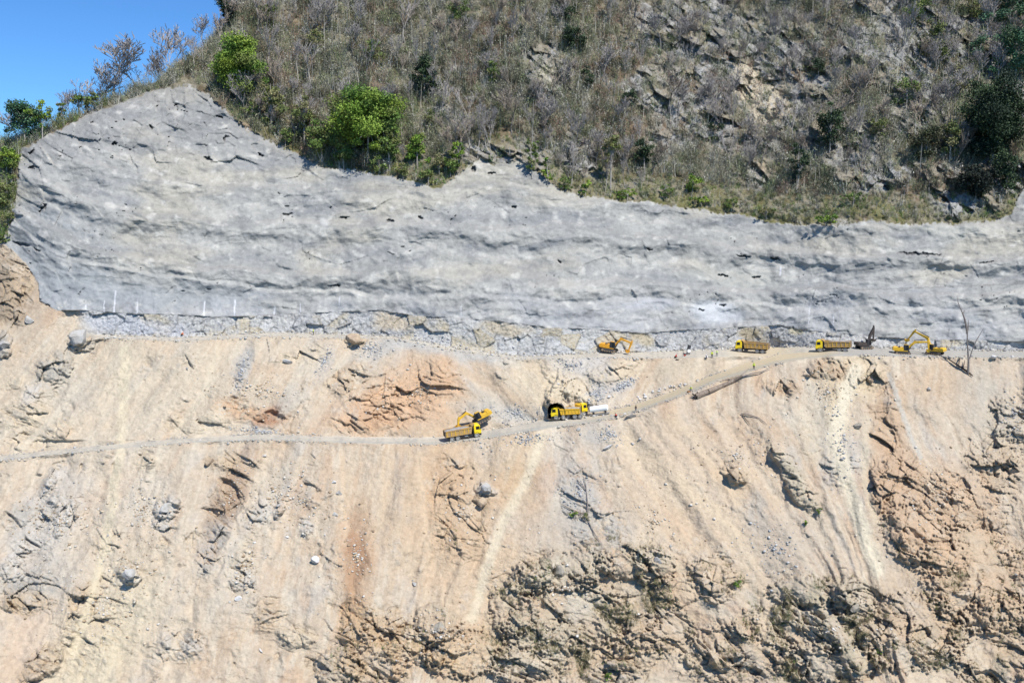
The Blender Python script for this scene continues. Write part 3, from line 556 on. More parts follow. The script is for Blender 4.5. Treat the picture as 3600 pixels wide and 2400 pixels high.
def dump_truck(label, bodym, cabm, load=True, L=1.0, H=1.0, wheels=(3.05,-1.55,-2.95)):
    t = empty('dump_truck', label, 'dump truck', 'dump trucks on the haul roads')
    b = MB()
    b.box(-4.0*L, 4.2, -.48, -.3, .72, .98); b.box(-4.0*L, 4.2, .3, .48, .72, .98)
    for x in (-3.9*L, -2.2*L, -.6, 1.2, 2.4): b.box(x, x + .22, -.3, .3, .74, .94)
    b.box(3.9, 4.25, -1.15, 1.15, .45, .95); b.box(1.0, 2.1, -1.1, -.55, .5, 1.05); b.box(.9, 1.9, .55, 1.15, .5, 1.05)
    b.build('chassis', blk, t)
    c = MB(); c.prism([(2.55,.95),(4.22,.95),(4.28,1.65),(4.02,2.95),(3.7,3.06),(2.6,3.06),(2.5,2.6)], -1.2, 1.2)
    cab = c.build('cab', cabm, t, bevel=.05)
    for sgn in (-1, 1):
        g = MB(); g.prism([(3.0,1.95),(3.92,1.95),(3.80,2.7),(3.0,2.7)], sgn*1.205 - .012, sgn*1.205 + .012); g.build('side_window', gla, cab)
        m = MB(); m.box(4.05, 4.15, sgn*1.3 - .1, sgn*1.3 + .1, 2.0, 2.6); m.box(3.95, 4.1, min(sgn*1.15, sgn*1.3), max(sgn*1.15, sgn*1.3), 2.5, 2.55); m.build('mirror', blk, cab)
        h = MB(); h.cyl((4.24, sgn*.85, .8), (4.29, sgn*.85, .8), .13, n=10); h.build('headlight', lampm, cab)
        a = MB()
        for k in range(9):
            t0 = math.pi * k / 8; t1 = math.pi * (k + 1) / 8
            if k < 8: a.add([(wheels[0] + math.cos(t0)*r, sgn*y, .56 + math.sin(t0)*r) for y in (.82, 1.22) for r in (.68, .78)] + [(wheels[0] + math.cos(t1)*r, sgn*y, .56 + math.sin(t1)*r) for y in (.82, 1.22) for r in (.68, .78)], [(0,1,5,4),(2,6,7,3),(1,3,7,5),(0,4,6,2)])
        a.build('mudguard', blk, t)
    g = MB(); g.add([(4.262,-1.02,1.75),(4.262,1.02,1.75),(4.062,.98,2.82),(4.062,-.98,2.82)], [(0,1,2,3)]); g.add([(4.29,-1.02,1.75),(4.29,1.02,1.75),(4.09,.98,2.82),(4.09,-.98,2.82)], [(0,3,2,1)]); g.build('windscreen', gla, cab)
    g = MB(); g.box(4.262, 4.30, -.8, .8, 1.05, 1.5); g.build('grille', blk, cab)
    # tipper body: open box with ribs, sloping head board with canopy lip
    x0, x1 = -4.35 * L, 2.05; zb, zt = 1.22, 1.22 + 1.42 * H
    b = MB()
    for sgn in (-1, 1):
        y = sgn * 1.25
        b.prism([(x0, zb), (x1 - .35, zb), (x1, zt + .25), (x0, zt)], min(y, y - sgn*.07), max(y, y - sgn*.07))
        b.box(x0, x1 - .1, min(y, y + sgn*.10), max(y, y + sgn*.10), zt - .17, zt - .01)
        b.box(x0, x1 - .35, min(y, y + sgn*.08), max(y, y + sgn*.08), zb, zb + .15)
    b.box(x0, x1 - .3, -1.18, 1.18, zb, zb + .08)
    b.prism([(x1 - .35, zb), (x1 - .25, zb), (x1 + .12, zt + .30), (x1 + .75, zt + .62), (x1 + .75, zt + .70), (x1 + .0, zt + .36)], -1.24, 1.24)
    body = b.build('tipper_body', bodym, t)
    for sgn in (-1, 1):
        for k in range(6):
            x = x0 + .15 + k * (x1 - .6 - x0) / 5.5; r = MB(); y = sgn*1.252
            r.box(x, x + .13, min(y, y + sgn*.09), max(y, y + sgn*.09), zb + .152, zt - .172); r.build('side_rib', yel, body)
    r = MB(); r.box(x0 - .09, x0 - .003, -1.22, 1.22, zb - .05, zt - .02)
    for yy in (-.9, -.3, .3, .9): r.box(x0 - .17, x0 - .092, yy - .06, yy + .06, zb, zt - .05)
    r.build('tailgate', rust, body)
    if load:
        nx, ny = 15, 7; rr = random.Random(5); m = MB(); vs = []
        for i in range(nx):
            for j in range(ny):
                u = i / (nx - 1); v = j / (ny - 1); vs.append((x0 + .05 + u * (x1 - x0 - .15), -1.17 + v * 2.34, zt - .25 + .48 * math.sin(math.pi * u) ** .6 * math.sin(math.pi * v) ** .7 + rr.uniform(-.07, .07)))
        m.add(vs, [(i*ny + j, (i+1)*ny + j, (i+1)*ny + j + 1, i*ny + j + 1) for i in range(nx - 1) for j in range(ny - 1)])
        m.build('rubble_load', gravel, body)
    e = MB(); e.cyl((2.35, -.95, .9), (2.35, -.95, 3.0), .09); e.cyl((2.35, .95, .9), (2.35, .95, 2.7), .16); e.box(2.18, 2.5, -.8, .8, 1.0, 2.3); e.build('exhaust_stack', blk, t)
    tk = MB(); tk.cyl((.2, -.8, .78), (1.0, -.8, .78), .28, n=12); tk.build('fuel_tank', steel, t)
    for x in wheels:
        for sgn in (-1, 1):
            wv = MB(); y0 = sgn * .78; y1 = sgn * 1.2
            n = 20; prof = [(.30, 0), (.50, 0), (.56, .15), (.56, .85), (.50, 1), (.30, 1)]; vs = []
            for k in range(n):
                a = 2 * math.pi * k / n
                for r_, q in prof: vs.append((x + r_ * math.cos(a), y0 + (y1 - y0) * q, .56 + r_ * math.sin(a)))
            P_ = len(prof); wv.add(vs, [(k*P_ + i, ((k+1) % n)*P_ + i, ((k+1) % n)*P_ + (i+1) % P_, k*P_ + (i+1) % P_) for k in range(n) for i in range(P_)])
            wh = wv.build('wheel', tyre, t)
            rm = MB(); rm.cyl((x, y0, .56), (x, y1 - sgn*.10, .56), .298, n=16); rm.cyl((x, y1 - sgn*.097, .56), (x, y1 - sgn*.02, .56), .12, n=10); rm.build('rim', rimm, wh)
    return t

def excavator(label, paint, elbow, tip, end, curl, cabside=1, cabm=None, armm=None, sc=1.0, swing=0.0):
    t = empty('excavator', label, 'excavator', 'tracked excavators at work'); armm = armm or paint
    for sgn in (-1, 1):
        n = 10; pts = []
        for k in range(n + 1): a = math.pi / 2 + math.pi * k / n; pts.append((-1.65 + .42 * math.cos(a), .44 + .42 * math.sin(a)))
        for k in range(n + 1): a = -math.pi / 2 + math.pi * k / n; pts.append((1.65 + .42 * math.cos(a), .44 + .42 * math.sin(a)))
        m = MB(); m.prism(pts, sgn*1.25 - .28, sgn*1.25 + .28); tr = m.build('track', rubber, t)
        for k in range(6):
            x = -1.6 + k * .64; c = MB(); r_ = .30 if k in (0, 5) else .17; z = .44 if k in (0, 5) else .24
            c.cyl((x, sgn*1.534, z), (x, sgn*1.60, z), r_, n=12); c.build('roller', rust, tr)
    m = MB(); m.box(-1.1, 1.1, -.97, .97, .42, .8); m.cyl((0, 0, .8), (0, 0, 1.0), .65, n=18); m.build('undercarriage', blk, t)
    up = empty('upper_structure', None, None); del_keys = [k for k in ('label', 'category') if k in up]
    # house
    m = MB(); m.box(-2.3, 1.25, -1.3, 1.3, 1.0, 1.22); m.box(-1.5, .1, -1.28, -.35 if cabside > 0 else 1.28, 1.222, 1.95)
    m.box(-1.5, .1, -.34, 1.28, 1.222, 1.95) if cabside > 0 else m.box(-1.5, .1, -1.28, -1.27, 1.222, 1.23)
    m.box(.11, 1.15, *((-1.28, -.45) if cabside > 0 else (.45, 1.28)), 1.222, 1.75)
    bpy.data.objects.remove(up)
    h = m.build('house', paint, t, bevel=.05)
    m = MB(); m.prism([(-2.75,1.1),(-1.51,1.05),(-1.51,2.05),(-2.45,2.05),(-2.75,1.8)], -1.3, 1.3); m.build('counterweight', paint, h, bevel=.05)
    m = MB(); m.box(-1.3, -.7, -.6, .3, 1.953, 2.1); m.cyl((-1.0,-.9,1.95), (-1.0,-.9,2.5), .07, n=8); m.build('engine_hood', blk, h)
    cy0, cy1 = (.35, 1.28) if cabside > 0 else (-1.28, -.35)
    m = MB(); m.prism([(.12,1.222),(1.45,1.222),(1.55,1.9),(1.3,2.85),(.15,2.9)], cy0, cy1); cab = m.build('cab', cabm or blk, t, bevel=.04)
    for yy in (cy0 - .012, cy1 + .012):
        m = MB(); m.prism([(.75,1.5),(1.38,1.5),(1.44,1.95),(1.24,2.7),(.75,2.72)], yy - .008, yy + .008); m.build('window', gla, cab)
    m = MB(); m.box(.2, 1.25, cy0 + .05, cy1 - .05, 2.885, 2.93); m.build('roof', paint if cabm is None else blk, cab)
    # arm
    def beam(a, b, w0, w1, hy, mid=None):
        a = Vector((a[0], 0, a[1])); b = Vector((b[0], 0, b[1])); d = (b - a).normalized(); nrm = Vector((-d.z, 0, d.x))
        return [(a + nrm*w0)[0::2], (b + nrm*w1)[0::2], (b - nrm*w1)[0::2], (a - nrm*w0)[0::2]]
    base = (1.1, 1.55)
    def vec(p): return Vector((p[0], p[1]))
    pb, pe, pt, pn = map(vec, (base, elbow, tip, end))
    d1 = (pe - pb).normalized(); d2 = (pt - pe).normalized(); n1_ = Vector((-d1.y, d1.x)); n2_ = Vector((-d2.y, d2.x)); nm = (n1_ + n2_).normalized()
    m = MB(); pts = [pb + n1_*.22, pe + nm*.36, pt + n2_*.18, pt - n2_*.18, pe - nm*.36, pb - n1_*.22]; m.prism([tuple(p) for p in pts], -.24, .24); boom = m.build('boom', armm, t, bevel=.03)
    d3 = (pn - pt).normalized(); n3_ = Vector((-d3.y, d3.x)); bk = pt - d3 * .75
    m = MB(); pts = [bk + n3_*.12, pt + n3_*.30, pn + n3_*.13, pn - n3_*.13, pt - n3_*.30, bk - n3_*.12]; m.prism([tuple(p) for p in pts], -.19, .19); stick = m.build('stick', armm, t, bevel=.03)
    for yy in (-.34, .34):
        a = pb + Vector((.35, -.35)); b = pb + (pe - pb) * .75; m = MB(); mid = a + (b - a) * .55
        m.cyl((a.x, yy, a.y), (mid.x, yy, mid.y), .10, n=8); m.cyl((mid.x, yy, mid.y), (b.x, yy, b.y), .055, n=8); m.build('boom_cylinder', blk, boom)
    upn = nm if (nm.y > 0) else -nm
    a = pe + upn*.5; b = bk; m = MB(); mid = a + (b - a) * .55; m.cyl((a.x, 0, a.y), (mid.x, 0, mid.y), .11, n=8); m.cyl((mid.x, 0, mid.y), (b.x, 0, b.y), .06, n=8); m.build('stick_cylinder', blk, boom)
    # bucket
    ca = R(curl); m = MB(); prof = []
    for k in range(9): a_ = ca + R(-20) + math.pi * 1.05 * k / 8; prof.append((pn.x + .62 * math.cos(a_) + .45 * math.cos(ca - R(90)), pn.y + .62 * math.sin(a_) + .45 * math.sin(ca - R(90))))
    cx_ = sum(p[0] for p in prof) / 9; cz_ = sum(p[1] for p in prof) / 9
    inner = [(cx_ + (p[0] - cx_) * .86, cz_ + (p[1] - cz_) * .86) for p in prof]
    m.prism(prof + inner[::-1], -.6, .6)
    for yy in (-.6, .56): m.prism(prof, yy, yy + .04)
    bu = m.build('bucket', armm if armm is paint else blk, stick)
    tp_ = prof[-1]; m = MB()
    dx_, dz_ = prof[-1][0] - prof[-2][0], prof[-1][1] - prof[-2][1]; l_ = math.hypot(dx_, dz_)
    for q in range(5):
        yy = -.55 + q * .25; m.add([(tp_[0], yy, tp_[1] + .05), (tp_[0], yy + .12, tp_[1] + .05), (tp_[0], yy + .12, tp_[1] - .05), (tp_[0], yy, tp_[1] - .05), (tp_[0] + dx_/l_*.25, yy + .06, tp_[1] + dz_/l_*.25)], [(0,1,2,3),(0,4,1),(1,4,2),(2,4,3),(3,4,0)])
    m.build('teeth', steel, bu)
    t.scale = (sc, sc, sc)
    return t

def ground_frame(o, pl, pr, facing, up_tilt=0.0, lift=0.0, roll=0.0, yaw=0.0, toward=0.0):
    """stand a machine on the ground between two points of the slope"""
    a = surf(*pl); b = surf(*pr)
    ym = (a.y + b.y) / 2 - toward
    b2 = Vector((b.x, a.y + max(-3, min(3, b.y - a.y)), b.z)); 
    a2 = a.copy()
    a2.y -= toward; b2.y -= toward
    rear, front = (a2, b2) if facing > 0 else (b2, a2)
    x = (front - rear).normalized(); x = (Matrix.Rotation(yaw, 3, 'Z') @ x); z0 = Vector((0, 0, 1)); y = z0.cross(x).normalized(); z = x.cross(y)
    m = Matrix((x, y, z)).transposed().to_4x4() @ Matrix.Rotation(roll, 4, 'X'); m.translation = (rear + front) / 2 + Vector((0, 0, lift))
    sc = o.scale.copy(); o.matrix_world = m @ Matrix.Diagonal((*sc, 1))

DT = [
 ("yellow dump truck with a rubble load parked on the lower road beneath the excavator", tan, yelc, True, 1, 1, (1030,1012.5), (1098,1001), 1, 0, 0),
 ("tan dump truck facing left in front of the dark tunnel mouth", yel, yelc, True, .66, .92, (1286,963), (1327,955), -1, R(-30), .6),
 ("bright yellow cab dump truck backed behind the truck at the tunnel, by the white tank", yel, yelc, False, .4, .8, (1297,961), (1327,956), 1, R(6), -.7),
 ("muddy yellow dump truck facing left on the upper bench near the hi-vis workers", tan, yelc, False, 1, 1, (1703,809), (1751,809), -1, R(-24), 0),
 ("yellow dump truck with orange-brown heaped body on the upper bench beside the dark excavator", tan, yelc, True, 1, 1, (1880,808), (1948,806), -1, R(-8), 0),
]
for lab, bm_, cm_, ld, L_, H_, pl, pr, fc, yw, tw in DT:
    t = dump_truck(lab, bm_, cm_, ld, L_, H_); ground_frame(t, pl, pr, fc, yaw=yw, toward=tw)
e = excavator("yellow excavator tilted on the rubble heap, bucket over the loaded truck", yel, (3.0,3.6), (5.3,2.9), (6.2,1.2), 200, cabside=1)
ground_frame(e, (1090,975), (1126,958), -1, toward=1.0, lift=.2)
e = excavator("orange excavator with bent boom digging alone at the foot of the cut rock", org, (2.7,3.9), (5.6,3.2), (5.0,.6), 180, cabside=-1)
ground_frame(e, (1384,807), (1415,812), 1, lift=.3)
e = excavator("dark brown excavator with raised boom folded upright beside the dump truck", drk, (1.6,3.6), (2.7,6.2), (2.8,2.3), 180, cabside=-1, armm=drk, sc=.88)
ground_frame(e, (1968,801), (2002,800), 1, lift=.0)
e = excavator("yellow excavator facing right at the left of the crossed booms", yel, (2.9,3.6), (6.4,3.9), (6.7,1.2), 190, cabside=-1, sc=.9)
ground_frame(e, (2058,811), (2092,813), 1, lift=-.2, toward=-.5)
e = excavator("yellow excavator facing left with black cab, nearest the bare dead tree", yel, (2.2,4.4), (6.0,6.0), (8.0,3.0), 200, cabside=1, sc=.9)
ground_frame(e, (2130,812), (2166,816), -1, lift=.0, toward=-.3)

# ---- tunnel behind the mouth
tb = surf(1275, 968); Yt = tb.y
m = MB(); ring = [ray(x, y, Yt + .3) for x, y in TUN]; n = len(ring); back = [p + Vector((0, 26, .5)) for p in ring]; fr = [p + Vector((0, -1.2, 0)) for p in ring]
m.add(ring + back, [(k, (k + 1) % n, (k + 1) % n + n, k + n) for k in range(n)] + [tuple(range(n, 2 * n))])
tunrock = mat('tunnel_rock', (.10,.09,.08), .95, noise=1, nscale=1.5, varlo=.5, varhi=1.2, bump=.4, bscale=1.5)
tu = m.build('tunnel', tunrock); tagp(tu, 'dark tunnel opening bored into the slope beside the lower road', 'tunnel')
rockm = mat('rock_pale', (.42,.41,.39), .95, noise=.8, nscale=1.2, col2=(.30,.28,.25), bump=.25, bscale=2.5, spec=.2)
rockt = mat('rock_tan', (.44,.34,.24), .95, noise=.8, nscale=1.2, col2=(.30,.23,.17), bump=.25, bscale=2.5, spec=.2)
rockw = mat('rock_white', (.60,.59,.57), .95, noise=.6, nscale=1.2, col2=(.44,.43,.42), bump=.2, bscale=2.5, spec=.2)
rockd = mat('rock_dark', (.33,.30,.25), .95, noise=.8, nscale=1.2, col2=(.15,.14,.12), bump=.25, bscale=2.5, spec=.2)
# ---- boulders
LM = [(545,180,'the round bright green tree'),(845,280,'the largest green tree'),(976,200,'the lone dark round evergreen'),(1105,280,'the tall pale trunks above the notch'),(1252,185,'the small whitish rock face'),(1317,300,'the straight pale-trunked tree'),(1420,60,'the upper grey crags'),(1560,120,'the grey crag band'),(1750,190,'the cream cliff patch'),(1690,340,'the streaked grey cliff foot'),(1905,300,'the dark scraggly tree'),(2060,110,'the thin pale upper tree'),(2275,290,'the tallest dark evergreen'),(2130,340,'the dark olive tree'),(2320,120,'the bluish corner evergreen'),(700,60,'the upper left scrub'),(950,60,'the top centre scrub'),(1180,80,'the high central pale tree'),(640,240,'the olive downhill tree'),(1400,360,'the yellow-green crowned tree'),(1220,320,'the narrow tree right of the notch'),(1560,300,'the brown crag slope')]
SM = [(484,1058,'the round beige boulder'),(725,1284,'the chalk-white block'),(549,1373,'the angular white boulder'),(600,1492,'the flat white slab'),(775,1120,'the paired pale boulders'),(386,1160,'the jointed grey boulder'),(300,1318,'the layered boulder'),(1115,1130,'the grey wedge boulder'),(1686,1085,'the pitted tan boulder'),(1395,1026,'the jutting pale slab'),(660,829,'the long pale slab'),(815,780,'the tan outcrop by the cut'),(1968,978,'the dark chute boulder'),(2133,893,'the pale stacked boulder'),(1318,1186,'the leafy green plant'),(1300,1312,'the squared brown boulder'),(1012,1430,'the rounded grey outcrop'),(620,960,'the red-brown hollow'),(900,920,'the orange scar'),(130,845,'the fractured grey outcrop'),(1650,880,'the fallen log'),(2225,858,'the bare dead tree'),(120,1170,'the white layered ledges'),(820,1260,'the rust-red stain'),(1950,1390,'the overhanging grey boulder'),(2250,1250,'the orange broken ledges'),(1060,1000,'the loaded truck'),(1900,850,'the rust ledge under the bench'),(1560,1150,'the smooth tan fan'),(100,1380,'the left tan ledges'),(200,980,'the left end of the road'),(1500,1290,'the blue-grey ledge boulder')]
USED = {}
def autolabel(x, y, adj, noun, LMS):
    c = sorted(LMS, key=lambda l: (l[0] - x) ** 2 + (l[1] - y) ** 2)
    for w_ in range(4):
        for q in c[:3]:
            dx, dy = x - q[0], y - q[1]; ds = math.hypot(dx, dy); far = 'just' if ds < 45 else ('a little' if ds < 95 else 'well')
            side = ('right of' if dx > 0 else 'left of') if abs(dx) > 1.6 * abs(dy) else (('below' if dy > 0 else 'above') if abs(dy) > 1.6 * abs(dx) else (('below and right of' if dx > 0 else 'below and left of') if dy > 0 else ('above and right of' if dx > 0 else 'above and left of')))
            lab = '%s %s %s %s %s' % (adj, noun, far, side, q[2])
            if len(lab.replace('-', ' ').split()) > 16: continue
            if lab not in USED: USED[lab] = 1; return lab
        adj = ['slightly leaning', 'thin', 'bushy', 'faint'][w_] + ' ' + adj
    return lab
def rock_mesh(seed, sub=3, flat=(1, 1, .7)):
    rr = random.Random(seed); bm = bmesh.new(); bmesh.ops.create_icosphere(bm, subdivisions=sub, radius=1)
    planes = []
    for k in range(15):
        d = Vector((rr.gauss(0, 1), rr.gauss(0, 1), rr.gauss(0, 1))).normalized(); planes.append((d, rr.uniform(.42, .74)))
    for v in bm.verts:
        c = v.co.copy()
        for d, h in planes:
            q = c.dot(d)
            if q > h: c -= d * (q - h)
        s1 = math.sin(c.x * 5 + seed) * math.sin(c.y * 6 + seed * 2) * math.sin(c.z * 5 + 1) * .05
        v.co = Vector((c.x * flat[0], c.y * flat[1], c.z * flat[2])) * (1 + s1 + rr.uniform(-.015, .015))
    me = bpy.data.meshes.new('boulder'); bm.to_mesh(me); bm.free(); return me
RM = {}
def rmesh(seed, mt, flat=(1, 1, .7)):
    k = (seed, mt.name, flat)
    if k not in RM: RM[k] = rock_mesh(seed, 3, flat); RM[k].materials.append(mt)
    return RM[k]
def boulder(px, py, wv, label, mt, seed, group=None, flat=(1, 1, .7), tilt=0):
    p = surf(px, py); sz = wv / F * p.y / 2 * 1.08
    o = bpy.data.objects.new('boulder', rmesh(seed, mt, flat)); COL.objects.link(o)
    sz *= .92; o.location = p + Vector((0, -.30, .0)) * sz; o.scale = (sz, sz, sz); rr = random.Random(int(px * 7 + py)); o.rotation_euler = (rr.uniform(-.4, .4) + (.6 if flat[2] < .5 else 0), R(tilt) + rr.uniform(-.3, .3), rr.uniform(0, 6))
    tagp(o, label, 'boulder', group); return o
BL = [
 (484,1058,30,"round smooth beige boulder half buried just below the haul road, left of centre",rockt,1),
 (725,1284,30,"isolated chalk-white blocky boulder on the orange-tan slope below the road",rockw,2),
 (549,1372,26,"angular white boulder with a grey side in the lower left slope",rockw,3),
 (600,1492,18,"flat white slab-like boulder near the bottom left of the slope",rockw,4),
 (768,1106,17,"upper of two pale round boulders on the tan streaked slope below the road",rockw,5),
 (778,1131,22,"lower larger of two pale round boulders on the tan streaked slope",rockm,6),
 (770,1180,20,"pale broken boulder under the pair of round boulders",rockm,7),
 (693,1114,12,"small pale boulder left of the pair of round boulders",rockw,8),
 (386,1160,48,"large grey-white jointed boulder with dark underside on the left slope",rockm,9),
 (300,1318,44,"large pale layered boulder in the lower left slope",rockm,10),
 (1118,1120,46,"grey-white wedge boulder below the road in the orange hollow",rockm,11),
 (1108,1152,40,"brown boulder with dark underside directly under the grey wedge boulder",rockt,12),
 (1686,1085,44,"large tan boulder with pitted pale top on the right-hand slope",rockt,13),
 (1395,1026,34,"flat pale slab jutting out below the haul road near the grey spoil",rockw,14),
 (660,829,34,"long pale slab boulder high on the slope above the road",rockw,15),
 (430,846,12,"small dark-shadowed stone on the upper left slope",rockm,16),
 (814,780,52,"tan outcropping boulder at the foot of the pale cut rock band",rockt,17),
 (1968,978,26,"dark grey boulder in the pale debris chute on the right",rockd,18),
 (2133,893,18,"pale and dark boulder stack right of the debris chute",rockm,19),
 (2280,820,22,"white rock beside the base of the bare dead tree",rockw,20),
 (1398,911,14,"white cubic block above the white tank",rockw,21),
 (1448,955,30,"low grey slab lying on the road edge near the standing dark-clothed worker",rockm,22),
 (1508,1285,34,"blue-grey boulder with black underside on the broken ledge",rockm,23),
 (1285,1312,48,"brown squared boulder on the dark outcrop with a bright edge",rockd,24),
 (1012,1436,46,"large grey-brown rounded outcrop boulder above the orange cliff foot",rockd,25),
 (800,1440,26,"pale triangular boulder at the left of the ochre ledge",rockt,26),
 (953,1340,20,"small grey boulder in the middle of the pale fan",rockm,27),
 (1825,1100,16,"blue-grey stone at the top of the dark gully with plants",rockd,28),
 (1796,1057,16,"dark stone at the head of the gully on the right",rockd,29),
 (2190,1090,20,"round grey-tan boulder on the far right slope",rockt,30),
 (2015,1100,16,"small tan boulder at the edge of the debris chute",rockt,31),
 (190,775,64,"big smooth grey rock at the upper left of the earth slope",rockm,32),
 (70,735,34,"grey boulder among brown rocks at the left edge under the concrete",rockm,33),
 (12,790,34,"dark-sided grey boulder at the left picture edge",rockm,34),
 (1235,945,10,"small pale stone on the left of the tunnel mouth",rockm,35),
 (1540,1252,14,"pale stone on the tan slope over the broken ledge",rockm,36),
 (1330,985,14,"small pale boulder under the lower road edge",rockm,37),
 (1962,1392,40,"large grey overhanging boulder at the lower right above black shadow",rockd,38),
 (1710,1400,28,"pale boulder with a dark notch in the lower right ground",rockt,39),
 (640,1160,18,"pale grey stone cluster head left of the white boulder",rockm,40),
 (2000,870,24,"cream boulder just under the upper bench at the chute head",rockt,41),
 (460,1010,8,"small stone on the outer edge of the lower road",rockw,42),
]
for x, y, w_, lab, mt, sd_ in BL: boulder(x, y, w_, lab, mt, sd_, flat=(1, .8, .75 if sd_ not in (4, 14, 15, 22) else .35), tilt=-25 if sd_ == 15 else 0)
ORD = ['first','second','third','fourth','fifth','sixth','seventh','eighth','ninth','tenth','eleventh','twelfth','thirteenth','fourteenth','fifteenth','sixteenth']
rr = random.Random(11)
for k in range(14): boulder(1300 + k * 10.5 + rr.uniform(-3, 3), 962 - k * .9 + rr.uniform(-2, 2), rr.uniform(8, 15), ORD[k] + ' rock from the tunnel in the row lining the road edge', rr.choice([rockm, rockw, rockt]), rr.randint(50, 58), 'rocks lining the road edge')
for k in range(16): boulder(1455 + k * 8 + rr.uniform(-4, 4), 918 - k * 2.6 + rr.uniform(-6, 4), rr.uniform(6, 12), ORD[k] + ' white rock from the left in the row above the ramp road', rockw, rr.randint(50, 58), 'white rocks along the ramp')
cnt = 0
while cnt < 130:
    x = rr.uniform(10, 2340); y = rr.uniform(835, 1560)
    if abs(y - np.interp(x, rx_[:, 0], rx_[:, 1])) < 14 and x < 1800: continue
    if y < np.interp(x, bx[:, 0], bx[:, 1]) + 20: continue
    rk = float(rough[np.searchsorted(ys, y), np.searchsorted(xs, x)])
    if rr.random() > .25 + rk: continue
    mt_ = rr.choice([rockm, rockw, rockt, rockt] if y < 1250 else [rockm, rockt, rockd]); w_ = rr.uniform(4, 9) * (1.5 if rr.random() < .15 else 1)
    boulder(x, y, w_, autolabel(x, y, ('small ' if w_ < 7 else 'larger ') + {'rock_pale': 'grey', 'rock_white': 'white', 'rock_tan': 'tan', 'rock_dark': 'dark'}[mt_.name], 'stone', SM), mt_, rr.randint(50, 58), 'loose stones on the earth slope'); cnt += 1
# ---- rubble: uncountable
def rubble(name, n, region, szr, cols, seed, label):
    rg = np.random.default_rng(seed); V = []; Cc = []; base = []
    for s_ in range(4):
        me = rock_mesh(200 + s_, 1); v = np.array([tuple(q.co) for q in me.vertices]); f = np.array([tuple(p.vertices) for p in me.polygons]); base.append((v, f)); bpy.data.meshes.remove(me)
    Vs = []; Fs = []; Cs = []; off = 0; k = 0
    while k < n:
        q = region(rg)
        if q is None: continue
        x, y = q; p = surf(x, y); s_ = rg.uniform(*szr) * (1 + rg.random() ** 4 * 1.6); v, f = base[rg.integers(4)]
        a = rg.uniform(0, 6.28); c, sn = math.cos(a), math.sin(a); vv = v * s_ * rg.uniform(.7, 1.2, 3)
        vv = np.stack([vv[:, 0] * c - vv[:, 1] * sn, vv[:, 0] * sn + vv[:, 1] * c, vv[:, 2]], 1) + np.array(p) + np.array([0, -.15 * s_, .2 * s_])
        Vs.append(vv); Fs.append(f + off); off += len(v); col = np.array(cols[rg.integers(len(cols))]) * rg.uniform(.85, 1.15); Cs.append(np.repeat(col[None], len(v), 0)); k += 1
    me = np_mesh(name, np.concatenate(Vs), np.concatenate(Fs), 3, M_stone, np.concatenate(Cs)); o = bpy.data.objects.new(name, me); COL.objects.link(o); tagp(o, label, None, None, 'stuff'); o['category'] = 'rubble'
M_stone = mat('stone', attr='Col', noise=1, nscale=3, rough_=.95, spec=.15)
def rand_blobs(bl):
    def f(rg):
        b = bl[rg.integers(len(bl))]; a = R(b[4]); r = abs(rg.normal(0, .5)); t = rg.uniform(0, 6.28); u = b[2] * r * math.cos(t); v = b[3] * r * math.sin(t)
        x = b[0] + u * math.cos(a) - v * math.sin(a); y = b[1] + u * math.sin(a) + v * math.cos(a)
        if not (-100 < x < 2450 and 760 < y < 1600): return None
        if mFlat[np.searchsorted(ys, y), np.searchsorted(xs, x)] > .1: return None
        return x, y
    return f
rubble('grey_rubble', 2600, rand_blobs([(555,850,16,60,15),(745,830,14,50,25),(1000,785,110,20,8),(1310,840,80,30,10),(1370,905,34,34,-40),(1430,885,40,14,-25),(1180,950,120,30,8),(1300,815,130,14,0),(1400,1000,60,34,0),(1330,1130,60,60,0),(600,990,80,10,5),(1780,1260,90,110,-30),(1940,1010,50,120,0),(850,800,60,30,0),(2330,950,60,60,0),(1210,1010,120,20,-8)]), (.10,.26), [alb((206,206,206)), alb((186,188,192)), alb((226,226,224))], 3, 'loose grey broken rubble spilled over the slope and heaps')
rubble('tan_rubble', 5200, rand_blobs([(150,1200,160,100,-40),(330,1180,90,90,0),(240,1400,160,140,0),(560,1300,80,120,15),(640,1140,70,80,0),(530,1140,60,140,25),(820,1280,60,120,5),(100,1180,120,100,0),(300,1300,200,200,0),(960,900,140,80,0),(1060,1180,120,130,0),(1500,1200,240,160,0),(1300,1350,200,120,0),(2150,1150,200,180,0),(1900,900,120,70,0),(1900,1450,300,120,0),(600,900,200,80,0),(1000,1450,200,100,0),(700,1150,140,160,0),(1700,1050,180,120,0)]), (.09,.24), [alb((232,216,190)), alb((214,190,158)), alb((244,240,232)), alb((236,230,218)), alb((196,172,144))], 4, 'loose tan and pale stones strewn down the earth slope')
def rgR(rg):
    x = rg.uniform(-40, 1800); r_ = float(np.interp(x, rx_[:, 0], rx_[:, 1])); h_ = float(np.interp(x, rx_[:, 0], rx_[:, 2])); sd_ = -1 if rg.random() < .4 else 1
    if fb1[int(abs(x)) % 2352] < rg.uniform(-.3, .3): return None
    return x, r_ + sd_ * (h_ + abs(rg.normal(0, 2.6)) - .5)
fb1 = fbm(np.arange(2352.) / 60, np.arange(2352.) * 0 + .5, 2, 170)
rubble('roadside_rubble', 1900, rgR, (.08, .24), [alb((214,206,192)), alb((200,198,194)), alb((232,224,208))], 8, 'loose stones spilled along both edges of the haul road')
